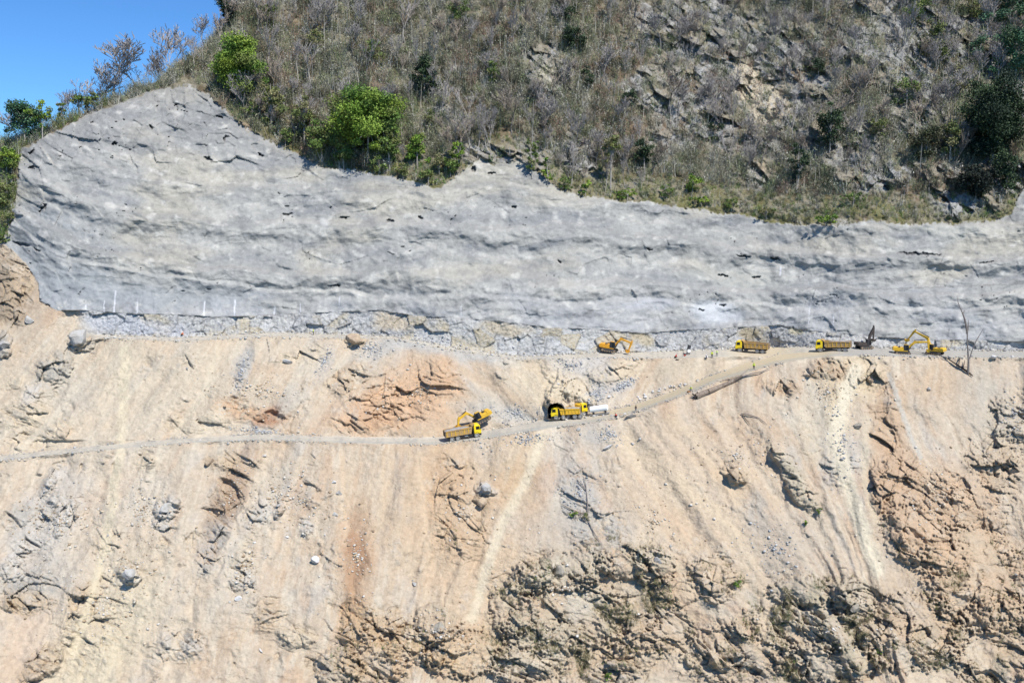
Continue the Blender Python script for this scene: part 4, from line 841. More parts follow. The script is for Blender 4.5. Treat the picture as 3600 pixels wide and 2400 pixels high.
def rgU(rg):
    x = rg.uniform(230, 2400); r_ = float(np.interp(x, bx[:, 0], bx[:, 1])); h_ = float(np.interp(x, bx[:, 0], bx[:, 2])); sd_ = -1 if rg.random() < .65 else 1
    if 1560 < x < 1960 and sd_ > 0: return None
    return x, r_ + sd_ * (h_ + abs(rg.normal(0, 3.2)) - 1.5)
rubble('bench_rubble', 2200, rgU, (.09, .30), [alb((214,211,204)), alb((192,188,182)), alb((230,228,222)), alb((216,202,178))], 9, 'broken grey rock heaped along the foot of the cut and the bench edge')
# ---- people
skin = mat('skin', (.28,.16,.10), .6); hair = mat('hair', (.02,.018,.015), .8)
CL = {'hiviz': (.62,.78,.04), 'dark': (.018,.018,.022), 'orange': (.80,.20,.05), 'white': (.75,.76,.78), 'grey': (.16,.17,.19), 'red': (.55,.06,.04), 'lime': (.62,.75,.28), 'blue': (.04,.06,.14)}
def skinmesh(name, verts, edges, rad, material, parent=None, root=0):
    me = bpy.data.meshes.new(name); me.from_pydata(verts, edges, []); o = bpy.data.objects.new(name, me); COL.objects.link(o)
    md = o.modifiers.new('skin', 'SKIN'); md.use_smooth_shade = True
    sv = me.skin_vertices[0].data
    for k, r in enumerate(rad): sv[k].radius = (r, r) if not isinstance(r, tuple) else r; sv[k].use_root = (k == root)
    sb = o.modifiers.new('sub', 'SUBSURF'); sb.levels = 1; sb.render_levels = 1
    dg = bpy.context.evaluated_depsgraph_get(); dg.update(); ev = o.evaluated_get(dg); me2 = bpy.data.meshes.new_from_object(ev); o.modifiers.clear(); o.data = me2
    me2.materials.clear(); me2.materials.append(material)
    if parent is not None: o.parent = parent
    return o
def person(px, py, label, top, legs, pose='stand', face=0, helmet=None, lean=0):
    J = {}
    if pose == 'stand':
        J = dict(pel=(0,0,.95), chest=(lean,0,1.32), neck=(lean*1.2,0,1.50), head=(lean*1.3+.02,0,1.64))
        for s_, n in ((1, 'l'), (-1, 'r')):
            J['hip'+n] = (0, s_*.10, .90); J['kn'+n] = (.03 if s_ > 0 else -.03, s_*.12, .50); J['an'+n] = (s_*.06, s_*.13, .09); J['toe'+n] = (s_*.06 + .17, s_*.15, .04)
            J['sh'+n] = (lean, s_*.19, 1.43); J['el'+n] = (lean - .02, s_*.27, 1.14); J['wr'+n] = (lean + .10, s_*.25, .90)
    elif pose == 'sit':
        J = dict(pel=(0,0,.28), chest=(.06,0,.64), neck=(.10,0,.82), head=(.13,0,.96))
        for s_, n in ((1, 'l'), (-1, 'r')):
            J['hip'+n] = (.02, s_*.10, .27); J['kn'+n] = (.42, s_*.16, .46); J['an'+n] = (.52, s_*.15, .08); J['toe'+n] = (.68, s_*.17, .05)
            J['sh'+n] = (.07, s_*.19, .76); J['el'+n] = (.20, s_*.27, .52); J['wr'+n] = (.38, s_*.15, .50)
    else:   # crouch
        J = dict(pel=(-.10,0,.38), chest=(.14,0,.66), neck=(.26,0,.80), head=(.36,0,.90))
        for s_, n in ((1, 'l'), (-1, 'r')):
            J['hip'+n] = (-.08, s_*.10, .36); J['kn'+n] = (.30, s_*.18, .48); J['an'+n] = (.02, s_*.14, .10); J['toe'+n] = (.20, s_*.16, .04)
            J['sh'+n] = (.20, s_*.18, .74); J['el'+n] = (.36, s_*.22, .50); J['wr'+n] = (.50, s_*.12, .34)
    names = ['pel','chest','neck','head','top']; J['top'] = tuple(Vector(J['head']) + Vector((.01, 0, .10)))
    rad = {'pel': .14, 'chest': (.13,.16), 'neck': .06, 'head': .095, 'top': .07, 'hip': .095, 'kn': .062, 'an': .045, 'toe': .035, 'sh': .07, 'el': .045, 'wr': .032}
    for n in 'lr': names += ['hip'+n,'kn'+n,'an'+n,'toe'+n,'sh'+n,'el'+n,'wr'+n]
    E = [('pel','chest'),('chest','neck'),('neck','head'),('head','top')]
    for n in 'lr': E += [('pel','hip'+n),('hip'+n,'kn'+n),('kn'+n,'an'+n),('an'+n,'toe'+n),('chest','sh'+n),('sh'+n,'el'+n),('el'+n,'wr'+n)]
    verts = [Vector(J[n]) for n in names]; rd_ = [rad[n[:-1]] if n[:-1] in rad and n not in rad else rad[n] for n in names]
    Ei = [(names.index(a), names.index(b)) for a, b in E]
    # palm, fingers and thumb; nose, ears
    for n, s_ in (('l', 1), ('r', -1)):
        wr = Vector(J['wr'+n]); d = (wr - Vector(J['el'+n])).normalized(); pi_ = len(verts); verts.append(wr + d*.07); rd_.append((.035,.018)); Ei.append((names.index('wr'+n), pi_))
        side = Vector((0, s_, 0)).cross(d); side = side.normalized() if side.length > .1 else Vector((1, 0, 0))
        for f, L_ in ((-1.5,.065),(-.5,.085),(.5,.09),(1.5,.08)):
            a = len(verts); verts.append(wr + d*.11 + side*.014*f); rd_.append(.010); verts.append(wr + d*(.11 + L_) + side*.016*f + Vector((0, -s_*.02, 0))); rd_.append(.008); Ei += [(pi_, a), (a, a + 1)]
        a = len(verts); verts.append(wr + d*.05 + side*.045); rd_.append(.011); verts.append(wr + d*.09 + side*.06); rd_.append(.008); Ei += [(names.index('wr'+n), a), (a, a + 1)]
    hd = Vector(J['head']); a = len(verts); verts.append(hd + Vector((.11, 0, -.01))); rd_.append(.015); Ei.append((names.index('head'), a))
    rig = skinmesh('person', verts, Ei, rd_, skin); tagp(rig, label, 'person')
    for keyset, nm, col, gr in ((['pel','hipl','knl','anl','hipr','knr','anr'], 'trousers', legs, .016), (['pel','chest','shl','ell','wrl','shr','elr','wrr','neck'], 'jacket', top, .022)):
        vs = [Vector(J[n]) for n in keyset]; rs = []
        for n in keyset:
            r_ = rad[n] if n in rad else rad[n[:-1]]; rs.append((r_[0] + gr, r_[1] + gr) if isinstance(r_, tuple) else r_ + gr)
        if nm == 'jacket': vs[0] = vs[0] + Vector((0, 0, .04)); vs[-1] = vs[-1] - (vs[-1] - vs[1]) * .3
        es = [(keyset.index(a_), keyset.index(b_)) for a_, b_ in E if a_ in keyset and b_ in keyset]
        skinmesh(nm, vs, es, rs, mat('cloth_' + col, CL[col], .85), rig)
    m = MB(); rr_ = .125; vs = []; n = 12
    for i in range(5):
        ph = math.pi / 2 * i / 4
        for k in range(n): a_ = 2 * math.pi * k / n; vs.append((hd.x - .01 + rr_ * math.cos(ph) * math.cos(a_) * 1.1, rr_ * math.cos(ph) * math.sin(a_), hd.z + .045 + rr_ * math.sin(ph)))
    m.add(vs, [(i*n + k, i*n + (k+1) % n, (i+1)*n + (k+1) % n, (i+1)*n + k) for i in range(4) for k in range(n)] + [tuple(range(n))])
    m.build('hard_hat' if helmet else 'hair', mat('cloth_' + helmet, CL[helmet], .4) if helmet else hair, rig, smooth=True)
    for s_ in (-1, 1):
        m = MB(); m.cyl((hd.x + .088, s_*.035, hd.z + .015), (hd.x + .102, s_*.035, hd.z + .015), .012, n=6); m.build('eye', hair, rig)
    m = MB()
    for n, s_ in (('l', 1), ('r', -1)):
        a_ = Vector(J['an'+n]); t_ = Vector(J['toe'+n]); m = MB(); m.cyl(a_ + Vector((-.05, 0, -.02)), t_ + Vector((.03, 0, 0)), .062, .05, n=8); m.build('boot', blk, rig)
    p = surf(px, py); rig.location = p + Vector((0, -.12, -.02)); rig.rotation_euler = (0, 0, R(face)); return rig
PP = [
 (418,771,'crouching worker in orange jacket and dark trousers at the foot of the pale rock band','orange','dark','crouch',20,'orange'),
 (720,769,'worker in bright yellow-green jacket and black trousers standing alone on the left ledge','hiviz','dark','stand',200,None),
 (1460,946,'dark-clothed worker standing on the lower road right of the white tank','dark','grey','stand',-60,None),
 (1416,958,'worker in red top and black trousers crouching at the road edge by the grey slab','red','dark','crouch',150,None),
 (1587,896,'worker in yellow-green vest sitting beside the root end of the fallen log','hiviz','grey','sit',-120,'white'),
 (1731,848,'worker in yellow-green vest standing on the ramp above the fallen log','hiviz','dark','stand',-100,'hiviz'),
 (1635,821,'left worker of the hi-vis pair standing on the bench near the dump truck','hiviz','dark','stand',-90,None),
 (1646,818,'right worker of the hi-vis pair, in pale lime jacket and light trousers','lime','grey','stand',-90,'white'),
 (1622,823,'worker in white shirt and black trousers crouching left of the hi-vis pair','white','dark','crouch',-100,'white'),
 (1551,822,'worker in red shirt crouching at the left on the upper bench edge','red','dark','crouch',20,'red'),
 (1573,818,'worker in black with red vest bending beside the small drilling rig','dark','red','crouch',160,None),
]
for a_ in PP: person(*a_)
# ---- small drilling rig leaning at the cut face
rg_ = empty('drilling_rig', 'small black and white drilling rig leaning on the cut rock of the upper bench', 'drilling rig')
m = MB(); m.box(-.35, .35, -.3, .3, 1.5, 2.6); m.build('hood', blk, rg_); m = MB(); m.cyl((0, -.34, 1.0), (0, .1, 1.0), .42, n=14); m.build('drum', white, rg_)
m = MB(); m.box(-.4, .4, -.3, .3, .25, .5); m.build('base', blk, rg_)
for sx in (-1, 1): m = MB(); m.cyl((sx*.45, 0, 0), (sx*.42, 0, 2.5), .05, n=6); m.build('leg', blk, rg_)
rg_.location = surf(1580, 814) + Vector((0, -.2, 0)); rg_.rotation_euler = (R(-8), R(10), R(8))
# ---- white tank
tk = empty('water_tank', 'white horizontal tank standing between the yellow trucks and the dark-clothed worker', 'tank')
m = MB(); m.cyl((-2.1,0,1.25), (2.1,0,1.25), .78, n=24); m.cyl((-2.22,0,1.25), (-2.1,0,1.25), .6, .78, n=24); m.cyl((2.1,0,1.25), (2.22,0,1.25), .78, .6, n=24); m.build('shell', white, tk, smooth=False)
m = MB(); m.cyl((0,0,2.0), (0,0,2.18), .25, n=12); m.build('hatch', steel, tk)
for x in (-1.5, 1.5): m = MB(); m.box(x - .15, x + .15, -.6, .6, -.1, .62); m.build('support', blk, tk)
m = MB(); m.box(-2.3, 2.5, -.7, .7, -.12, .02); m.build('skid', steel, tk)
ground_frame(tk, (1362,957), (1395,953), 1, toward=-1.2, lift=.35)
# ---- logs, dead wood
bark = mat('bark_log', (.20,.15,.11), .95, noise=.7, nscale=2.5, col2=(.36,.31,.26), bump=.15, bscale=6); barkd = mat('bark_dark', (.060,.045,.036), .95, noise=.6, nscale=3, col2=(.12,.09,.07)); barkg = mat('bark_grey', (.23,.20,.18), .95, noise=.7, nscale=3, col2=(.12,.10,.09))
def ptpath(pts, toward=0.0, along=None):
    out = []
    for x, y in pts: p = surf(x, y); out.append(p + Vector((0, -toward, .12)))
    return out
lg = empty('fallen_log', 'long fallen tree trunk with torn root end lying below the ramp road', 'fallen log'); P_ = ptpath([(1598,911),(1625,899),(1655,887),(1685,874),(1703,864)], .5)
m = MB(); m.tube(P_, [.75,.62,.55,.45,.34], 12); m.build('trunk', bark, lg)
m = MB(); rr = random.Random(4)
for k in range(22):
    d = Vector((rr.uniform(-1, .3), rr.uniform(-.7, .5), rr.uniform(-1, 1))).normalized(); m.cyl(P_[0] + Vector((.1,0,0)), P_[0] + d * rr.uniform(.7, 1.5), .22, .05, n=5)
m.build('root_end', barkd, lg)
for pts, rs in (([(1703,864),(1722,858),(1745,854),(1770,843)], [.22,.16,.12,.05]), ([(1700,862),(1712,852),(1718,846)], [.12,.08,.04]), ([(1604,903),(1640,888),(1668,878)], [.14,.1,.06])):
    m = MB(); m.tube(ptpath(pts, .8), rs, 7); m.build('branch', barkg, lg)
bl_ = boulder(1582,900,14,'rust-brown rock heap beside the root end of the fallen log', mat('rock_rust', (.26,.13,.06), .95, noise=.7, nscale=2, col2=(.12,.06,.03)), 51)
dt = empty('dead_tree', 'tall bare dead tree standing at the right below the upper bench', 'dead tree')
def planepath(pts, Y): return [ray(x, y, Y) for x, y in pts]
Yd = surf(2225, 858).y - .3
T_ = lambda X, Y_: ((3000 + X / 4.704) / 1.5306, (1030 + Y_ / 4.704) / 1.5306)
m = MB(); m.tube(planepath([T_(1900,1330),T_(1905,1150),T_(1898,1000),T_(1885,820),T_(1885,665)], Yd), [.30,.24,.20,.17,.15], 8); m.build('trunk', barkg, dt)
for pts, rs in (([(1885,665),(1870,560),(1845,440),(1810,340),(1765,240),(1725,130),(1712,40)], [.13,.16,.13,.09,.06,.04,.02]), ([(1885,665),(1900,560),(1902,440)], [.10,.08,.03]), ([(1815,345),(1835,300),(1848,285)], [.06,.04,.02]), ([(1925,1080),(1960,960),(2030,790),(2090,690),(2150,590)], [.08,.07,.06,.05,.03]), ([(1900,1120),(1925,1080)], [.1,.08]), ([(1880,680),(1850,655)], [.05,.02]), ([(1890,1000),(1882,900)], [.06,.03])):
    m = MB(); m.tube(planepath([T_(*p) for p in pts], Yd), [r_ * 1.7 for r_ in rs], 6); m.build('branch', barkg, dt)
fl = empty('fallen_branch', 'dark fallen branch with side twigs leading down to the dead tree base', 'fallen branch')
def tp2(pts): return [T_(*p) for p in pts]
m = MB(); m.tube(ptpath(tp2([(1960,1370),(1890,1320),(1780,1240),(1640,1150),(1540,1085),(1440,1050)]), .6), [.10,.26,.22,.16,.10,.05], 7); m.build('stem', barkd, fl)
for pts, rs in (([(1780,1240),(1800,1170),(1812,1105)], [.2,.12,.05]), ([(1715,1180),(1720,1110),(1742,1055)], [.12,.16,.06]), ([(1800,1225),(1880,1210)], [.09,.04]), ([(1640,1150),(1570,1160)], [.05,.02]), ([(1700,1215),(1560,1235)], [.04,.02]), ([(1800,1260),(1880,1290)], [.12,.2])):
    m = MB(); m.tube(ptpath(tp2(pts), .9), rs, 6); m.build('twig', barkd, fl)
V4 = lambda X, Y_: ((1680 + X / 3.137) / 1.5306, (1500 + Y_ / 3.137) / 1.5306)
fb = empty('fallen_branch', 'thin forked dead branch lying above the green plants on the grey rubble tongue', 'fallen branch')
m = MB(); m.tube(ptpath([V4(*p) for p in [(1165,550),(1190,650),(1205,800),(1212,980),(1230,1060),(1290,1180),(1360,1280)]], .5), [.05,.12,.11,.13,.12,.09,.05], 6); m.build('stem', barkg, fb)
for pts in ([(1090,575),(1140,630),(1195,690)], [(930,850),(1010,895),(1110,935),(1205,965)], [(1110,940),(1150,1010),(1220,1050)]):
    m = MB(); m.tube(ptpath([V4(*p) for p in pts], .6), [.08,.13,.12,.1][:len(pts)], 6); m.build('twig', barkg if pts[0][0] != 930 else bark, fb)
V6 = lambda X, Y_: ((2400 + X / 1.96) / 1.5306, (800 + Y_ / 1.96) / 1.5306)
fb = empty('fallen_branch', 'curved dead branch on the tan slope right of the fallen log', 'fallen branch'); m = MB(); m.tube(ptpath([V6(*p) for p in [(400,1280),(460,1290),(520,1310),(560,1340),(580,1360)]], .4), [.16,.12,.12,.08,.04], 6); m.build('stem', barkg, fb)
m = MB(); m.tube(ptpath([V6(*p) for p in [(410,1290),(440,1330),(460,1355)]], .4), [.12,.08,.04], 6); m.build('twig', barkd, fb)

# ================================================================ vegetation
M_leaf = mat('leaf', attr='Col', rough_=.7, spec=.25); M_twig = mat('twig', attr='Col', rough_=.9, spec=.15)
ashb = mat('twig_ash', (.30,.275,.255), .9); tanb = mat('twig_tan', (.27,.225,.18), .9)
def tri_cloud(P, size, rg, elong=1.0, updir=None):
    """one small triangle pair (a leaf) at every point"""
    n = len(P); a = rg.normal(size=(n, 3)); a /= np.linalg.norm(a, axis=1)[:, None]; b = np.cross(a, rg.normal(size=(n, 3))); b /= np.linalg.norm(b, axis=1)[:, None]
    s_ = (size * rg.uniform(.6, 1.4, n))[:, None]
    V = np.stack([P - a * s_ * elong, P + b * s_ * .6, P + a * s_ * elong, P - b * s_ * .6], 1).reshape(-1, 3)
    return V, np.arange(n * 4).reshape(n, 4)
def bare_segments(seed, H, spread=.5, lean=0.0, depth=5):
    rr = random.Random(seed); tr = []; br = []
    def grow(p, d, L, r, k):
        q = p.copy(); n = 3 if k < 2 else 2; dd = d.copy(); r0 = r
        for i in range(n):
            dd = (dd + Vector((rr.gauss(0, .13), rr.gauss(0, .13), .05))).normalized(); q2 = q + dd * L / n; r1 = r0 * .82; (tr if k == 0 else br).append((q, q2, r0, r1)); q = q2; r0 = r1
            if k > 0 and k < depth and rr.random() < .6:
                side = (dd + Vector((rr.gauss(0, .8), rr.gauss(0, .8), rr.uniform(0, .7)))).normalized(); grow(q, side, L * .55, r0 * .6, k + 1)
        if k < depth:
            for i in range(rr.choice((2, 3, 3)) if k < 3 else 2):
                a = rr.uniform(0, 6.28); sp = spread * rr.uniform(.6, 1.4); side = (dd + Vector((math.cos(a) * sp, math.sin(a) * sp, .1))).normalized(); grow(q, side, L * rr.uniform(.62, .85), r0 * .7, k + 1)
    grow(Vector((0, 0, -.5)), Vector((lean, 0, 1)).normalized(), H * .38, H * .021, 0)
    zmax = max(s_[1].z for s_ in tr + br); f = H / zmax
    return [[(a * f, b * f, ra, rb) for a, b, ra, rb in l] for l in (tr, br)]
def seg_mesh(name, segs, material, n=4, rmin=.02):
    m = MB()
    for a, b, ra, rb in segs: m.cyl(a, b, max(ra, rmin), max(rb, rmin), n, cap=False)
    me = bpy.data.meshes.new(name); me.from_pydata(m.v, [], m.f); me.materials.append(material); return me
pale = mat('bark_pale', (.36,.33,.29), .9); greyb = mat('bark_ash', (.20,.18,.17), .9); brownb = mat('bark_brown', (.13,.10,.08), .9)
BT = []
for k in range(7):
    tr, br = bare_segments(30 + k, 10, spread=(.85, .7, .6, .8, .5, .9, .6)[k], depth=5 if k < 4 else 4)
    BT.append((seg_mesh('trunk', tr, pale if k in (1, 4, 6) else greyb, 6), seg_mesh('branches', br, ashb if k not in (2, 5) else tanb, 3, .045)))
def bare_tree(px, py, hv, label, var, rot=0, wsc=1.0, group=None, off=0.0):
    p = surf(px, py); h = hv / F * p.y; s_ = h / 10
    o = empty('bare_tree', label, 'tree', group); o.location = p + Vector((0, off, -.3)); o.scale = (s_ * wsc, s_ * wsc, s_); o.rotation_euler = (0, 0, rot)
    for me, nm in zip(BT[var], ('trunk', 'branches')):
        c = bpy.data.objects.new(nm, me); COL.objects.link(c); c.parent = o
    return o
RT = [(262,232,136,"tall spreading leafless tree on the left skyline above the grey peak's left flank",0,1.2),(373,165,132,"leafless tree with a dense rounded crown on the skyline left of the grassy summit",0,.85),(338,178,104,"slender leafless tree just left of the rounded skyline tree",3,.8),
      (498,88,92,"leafless tree beside the dark evergreen at the top of the skyline",2,1.2),(127,270,76,"thin leafless tree leaning on the far left skyline",4,.8),(222,240,70,"pale twiggy tree low on the left skyline",5,1.3),(185,262,78,"pale grey leafless tree left of the tall spreading one",6,1.2),
      (300,218,76,"leafless tree right of the tall spreading skyline tree",5,1.3),(168,268,60,"small grey twiggy tree behind the green shrubs on the skyline",3,1.1),(415,145,46,"low bare bush-tree under the summit ridge",6,1.2),(440,130,44,"small bare tree on the grassy summit ridge",4,1.3),(240,240,64,"bushy bare tree at the foot of the tall spreading tree",6,1.4),(28,330,70,"bare tree at the far left picture edge",5,1.2),(205,250,54,"thin dark bare tree among the skyline scrub",3,1.3),(280,225,50,"short grey bare tree in the skyline scrub",4,1.5),(320,205,50,"short bare tree next to the slender skyline tree",6,1.3),(155,272,70,"wispy grey tree between the dark green tree and the pale twiggy trees",0,.9),(232,240,96,"wide bare tree crown just left of the tall spreading tree",3,1.0),(345,180,70,"small dark bare tree under the slender skyline tree",1,.9),(470,112,70,"thin wispy tree below the topmost skyline tree",3,1.0),(520,70,96,"bare tree behind the dark evergreen at the top of the skyline",1,1.0),(80,318,60,"grey twiggy tree between the two green trees on the far left",5,1.0)]
for i, (x, y, h, lab, v, ws) in enumerate(RT): bare_tree(x, y, h * 1.12, lab, v, i * 1.3, ws * .95, None, 0.5)
WT = [(1115,352,125,"tallest pale-trunked thin tree above the notch in the grey face",1),(1097,356,110,"pale-trunked thin tree left of the tallest, above the notch",4),(1075,352,100,"pale slim tree over the right shoulder of the notch",6),(1317,370,130,"pale straight-trunked leafless tree above the grassy strip",1),(1390,440,100,"pale slim tree with a small crown by the tan bare patch",4),(1220,330,90,"pale thin tree left of the whitish rock face",6),
      (845,355,80,"slim white trunk in front of the big green tree",4),(1180,110,90,"pale slim tree high on the hillside centre",1),(960,170,85,"pale slim tree above the dark round tree",4),(1460,130,80,"thin pale tree near the grey crags",6),(2085,130,120,"thin pale tree at the upper right hillside",1),(1980,400,90,"thin dark-stemmed tree over the reddish ground on the right",3),(2160,300,110,"forked leaning bare tree left of the big dark evergreen",2)]
for i, (x, y, h, lab, v) in enumerate(WT): bare_tree(x, y, h, lab, v, i * 2.1, .6)
rr = random.Random(77); k = 0
while k < 285:
    x = rr.uniform(430, 2345); y = rr.uniform(5, 480)
    if y > ip(YT, x) - 16 or y < ip(RIDGE, x) + 25: continue
    if x > 1500 and y > 400: continue
    hh_ = rr.uniform(42, 104); vv_ = rr.randrange(7); ww_ = rr.uniform(.55, 1.0); szn = 'low' if hh_ < 60 else ('tall' if hh_ > 84 else 'mid-sized')
    bare_tree(x, y, hh_, autolabel(x, y - hh_ / 2, szn + (' pale-trunked' if vv_ in (1, 4, 6) else ' grey'), 'bare tree', LM), vv_, rr.uniform(0, 6), ww_, 'leafless trees in the hillside scrub'); k += 1

def crown_tree(px, py, cw, ch, hv, label, cols, name='leafy_tree', seed=0, dens=1.0, leaf=.30, lobes=26, trunkm=None, open_=0.0, cdx=0):
    rg = np.random.default_rng(seed + 900); p = surf(px, py); u = p.y / F; W = cw * u; Hc = ch * u; Ht = hv * u
    o = empty(name, label, 'tree'); o.location = p + Vector((0, -.2, 0)); cz = Ht - Hc / 2; cc = np.array([cdx * u, 0, cz])
    rr = random.Random(seed); m = MB(); r0 = max(.12, Ht * .017); pts = [Vector((0, 0, -.6)), Vector((rr.uniform(-.3, .3), 0, Ht * .3)), Vector((cc[0] * .6 + rr.uniform(-.4, .4), 0, cz - Hc * .1)), Vector((cc[0], 0, Ht - Hc * .2))]
    m.tube(pts, [r0, r0 * .8, r0 * .6, r0 * .2], 7)
    # lobes
    L = []
    for i in range(int(lobes * 1.9)):
        d = rg.normal(size=3); d /= np.linalg.norm(d); r = rg.uniform(.25, 1.12) ** .8
        q = cc + d * np.array([W / 2, W / 2 * .9, Hc / 2]) * r * .86
        if i % 4 == 3: q[2] -= Hc * rg.uniform(.1, .5); q[0] += rg.normal() * W * .12
        if q[2] < Ht * .15: q[2] = Ht * .2
        L.append((q, rg.uniform(.06, .19) * min(W, Hc * 1.2)))
    for q, r in L:
        if rg.random() < .6: b0 = pts[1].lerp(pts[2], rg.random()); m.cyl(b0, Vector(q), r0 * .35, .03, 4)
    m.build('trunk', trunkm or pale, o)
    Vs = []; Cs = []; Fs = []; off = 0
    for q, r in L:
        n = int(dens * 46 * (r / .8) ** 2) + 16; d = rg.normal(size=(n, 3)); d /= np.linalg.norm(d, axis=1)[:, None]; rad_ = r * (rg.uniform(.2, 1.5, n) ** .8)
        P = q + d * rad_[:, None] * np.array([1, 1, .7]); V, Fq = tri_cloud(P, leaf, rg); base = np.array(cols[rg.integers(len(cols))]) * rg.uniform(.8, 1.2)
        col = base[None] * rg.uniform(.75, 1.25, (n, 1)); Vs.append(V); Fs.append(Fq + off); off += len(V); Cs.append(np.repeat(col, 4, 0))
    me = np_mesh('crown', np.concatenate(Vs), np.concatenate(Fs), 4, M_leaf, np.concatenate(Cs)); c = bpy.data.objects.new('crown', me); COL.objects.link(c); c.parent = o
    return o
G_br = [(.20,.28,.04), (.13,.22,.03), (.19,.28,.045), (.09,.16,.03), (.15,.19,.05)]; G_md = [(.11,.17,.04), (.15,.21,.06), (.16,.18,.06)]; G_dk = [(.035,.06,.028), (.05,.08,.035), (.03,.05,.03)]; G_ol = [(.16,.18,.06), (.12,.15,.05), (.20,.19,.09)]; G_bl = [(.06,.14,.07), (.10,.18,.10), (.07,.12,.06)]
CT = [
 (545,226,108,112,136,'bright green round-crowned tree with a pale trunk at the right shoulder of the grey peak',G_br,1,34,1.1),
 (845,372,150,120,166,'largest bright green tree, wide crown above the middle of the grey face',G_br,2,50,1.1),
 (790,385,70,110,130,'dark green tree under the left side of the largest green tree',G_md,3,22,1),
 (895,390,60,90,120,'mid green tree tucked under the right side of the largest green tree',G_md,4,22,1),
 (958,385,54,66,82,'small bright green tree right of the largest green tree',G_br,5,16,1.1),
 (1052,385,36,36,56,'small light green tree at the left of the rocky notch',G_br,6,10,1),
 (1035,400,40,46,50,'low green bush-tree above the dip of the grey face',G_md,7,10,1),
 (1222,405,34,90,100,'narrow dark green tree right of the rocky notch',G_md,8,14,1),
 (1258,425,26,60,66,'narrow green tree at the edge of the grey face, right of the notch',G_br,9,10,1),
 (1402,432,44,56,120,'small yellow-green crowned tree on a thin trunk by the tan patch',G_ol,10,12,1),
 (625,300,60,90,120,'olive green tree downhill of the round green tree',G_ol,11,18,.9),
 (700,330,60,80,110,'olive tree between the two bright green trees',G_ol,12,16,.9),
 (740,370,70,60,90,'dark olive tree left of the largest green tree',G_md,13,16,.9),
 (60,332,92,64,100,'bluish green tree group leader on the far left skyline',G_bl,14,22,.9),
 (98,318,44,60,86,'fresh green tree on the skyline left of the twiggy trees',G_br,15,12,.9),
 (143,284,22,56,60,'narrow dark green tree on the left skyline',G_md,16,8,1),
 (200,258,60,34,46,'dark green shrub-tree beneath the bare skyline trees',G_md,17,12,.9),
 (18,400,60,60,70,'green tree at the left picture edge beside the grey face',G_br,18,14,.9),
 (15,480,50,60,66,'lower olive green tree at the left picture edge',G_ol,19,14,.9),
 (522,66,56,60,72,'dark evergreen at the top of the skyline beside a bare tree',G_dk,20,16,1.2),
 (976,235,66,80,98,'dark rounded evergreen alone in the brown scrub, centre',G_dk,21,20,1),
 (2275,385,140,190,215,'tallest dark evergreen on the right hillside',G_dk,22,46,.9),
 (2330,180,90,110,130,'bluish evergreen near the top right corner',G_bl,23,24,.9),
 (2240,455,90,70,80,'black-green spreading tree at the foot of the tall dark evergreen',[(.02,.03,.022),(.03,.035,.025)],24,24,1.1),
 (2310,440,80,70,90,'dark green tree right of the black-green tree at the lower right hillside',G_dk,25,18,.9),
 (1832,430,44,90,110,'narrow dark tree below the cream cliff patch',G_dk,26,14,.9),
 (2125,370,84,56,80,'dark olive tree left of the tall dark evergreen',[(.06,.07,.035),(.09,.09,.05)],27,18,.8),
 (1480,390,50,70,86,'dark tree under the grey crags, centre right',G_dk,28,14,.8),
 (1905,350,70,100,120,'dark scraggly tree right of the cream cliff patch',G_dk,29,20,.6),
 (1320,130,60,60,74,'dark green tree among the upper crags',G_dk,30,14,.8),
 (2150,150,70,80,96,'soft green tree in the upper right scrub',G_ol,31,16,.7),
 (2320,60,90,80,96,'pale bluish green tree in the top right corner',G_bl,32,20,.8),
 (2180,370,60,60,90,'olive tree with thin crown by the forked bare tree',G_ol,33,12,.6),
 (1610,470,50,20,24,'bright green low bush in the grass strip above the grey face',G_br,34,8,1.0),
 (1895,520,60,26,30,'green bush on the rim of the grey face, right side',G_br,35,8,1.0),
 (1345,450,30,30,34,'round green bush on the rim of the grey face, centre right',G_br,36,6,1.0),
]
for x, y, cw, ch, hv, lab, cols, sd_, lb, dn in CT: crown_tree(x, y, cw, ch, hv, lab, cols, seed=sd_, lobes=lb, dens=dn)
for x, y, w_, lab in [(1318,1186,22,'small leafy green plant beside the forked dead branch'),(1345,1196,20,'yellow-green plant right of the leafy plant by the dead branch'),(1882,1180,18,'green plant in the dark gully on the right slope'),(1850,1205,12,'tiny green plant lower in the gully'),(1690,1350,24,'green bush growing on the broken ledge at the lower right'),(1395,1560,22,'green tuft at the bottom edge of the picture'),(2020,1500,20,'green tuft under the large overhanging boulder')]:
    o = crown_tree(x, y, w_, w_ * .9, w_, lab, G_br if 'yellow' not in lab else G_ol, 'green_plant', seed=int(x), lobes=6, leaf=.14, dens=2.0); o['category'] = 'plant'
    for c in o.children:
        if c.name.startswith('crown'): c.name = 'leaves'
        else: c.name = 'stem'

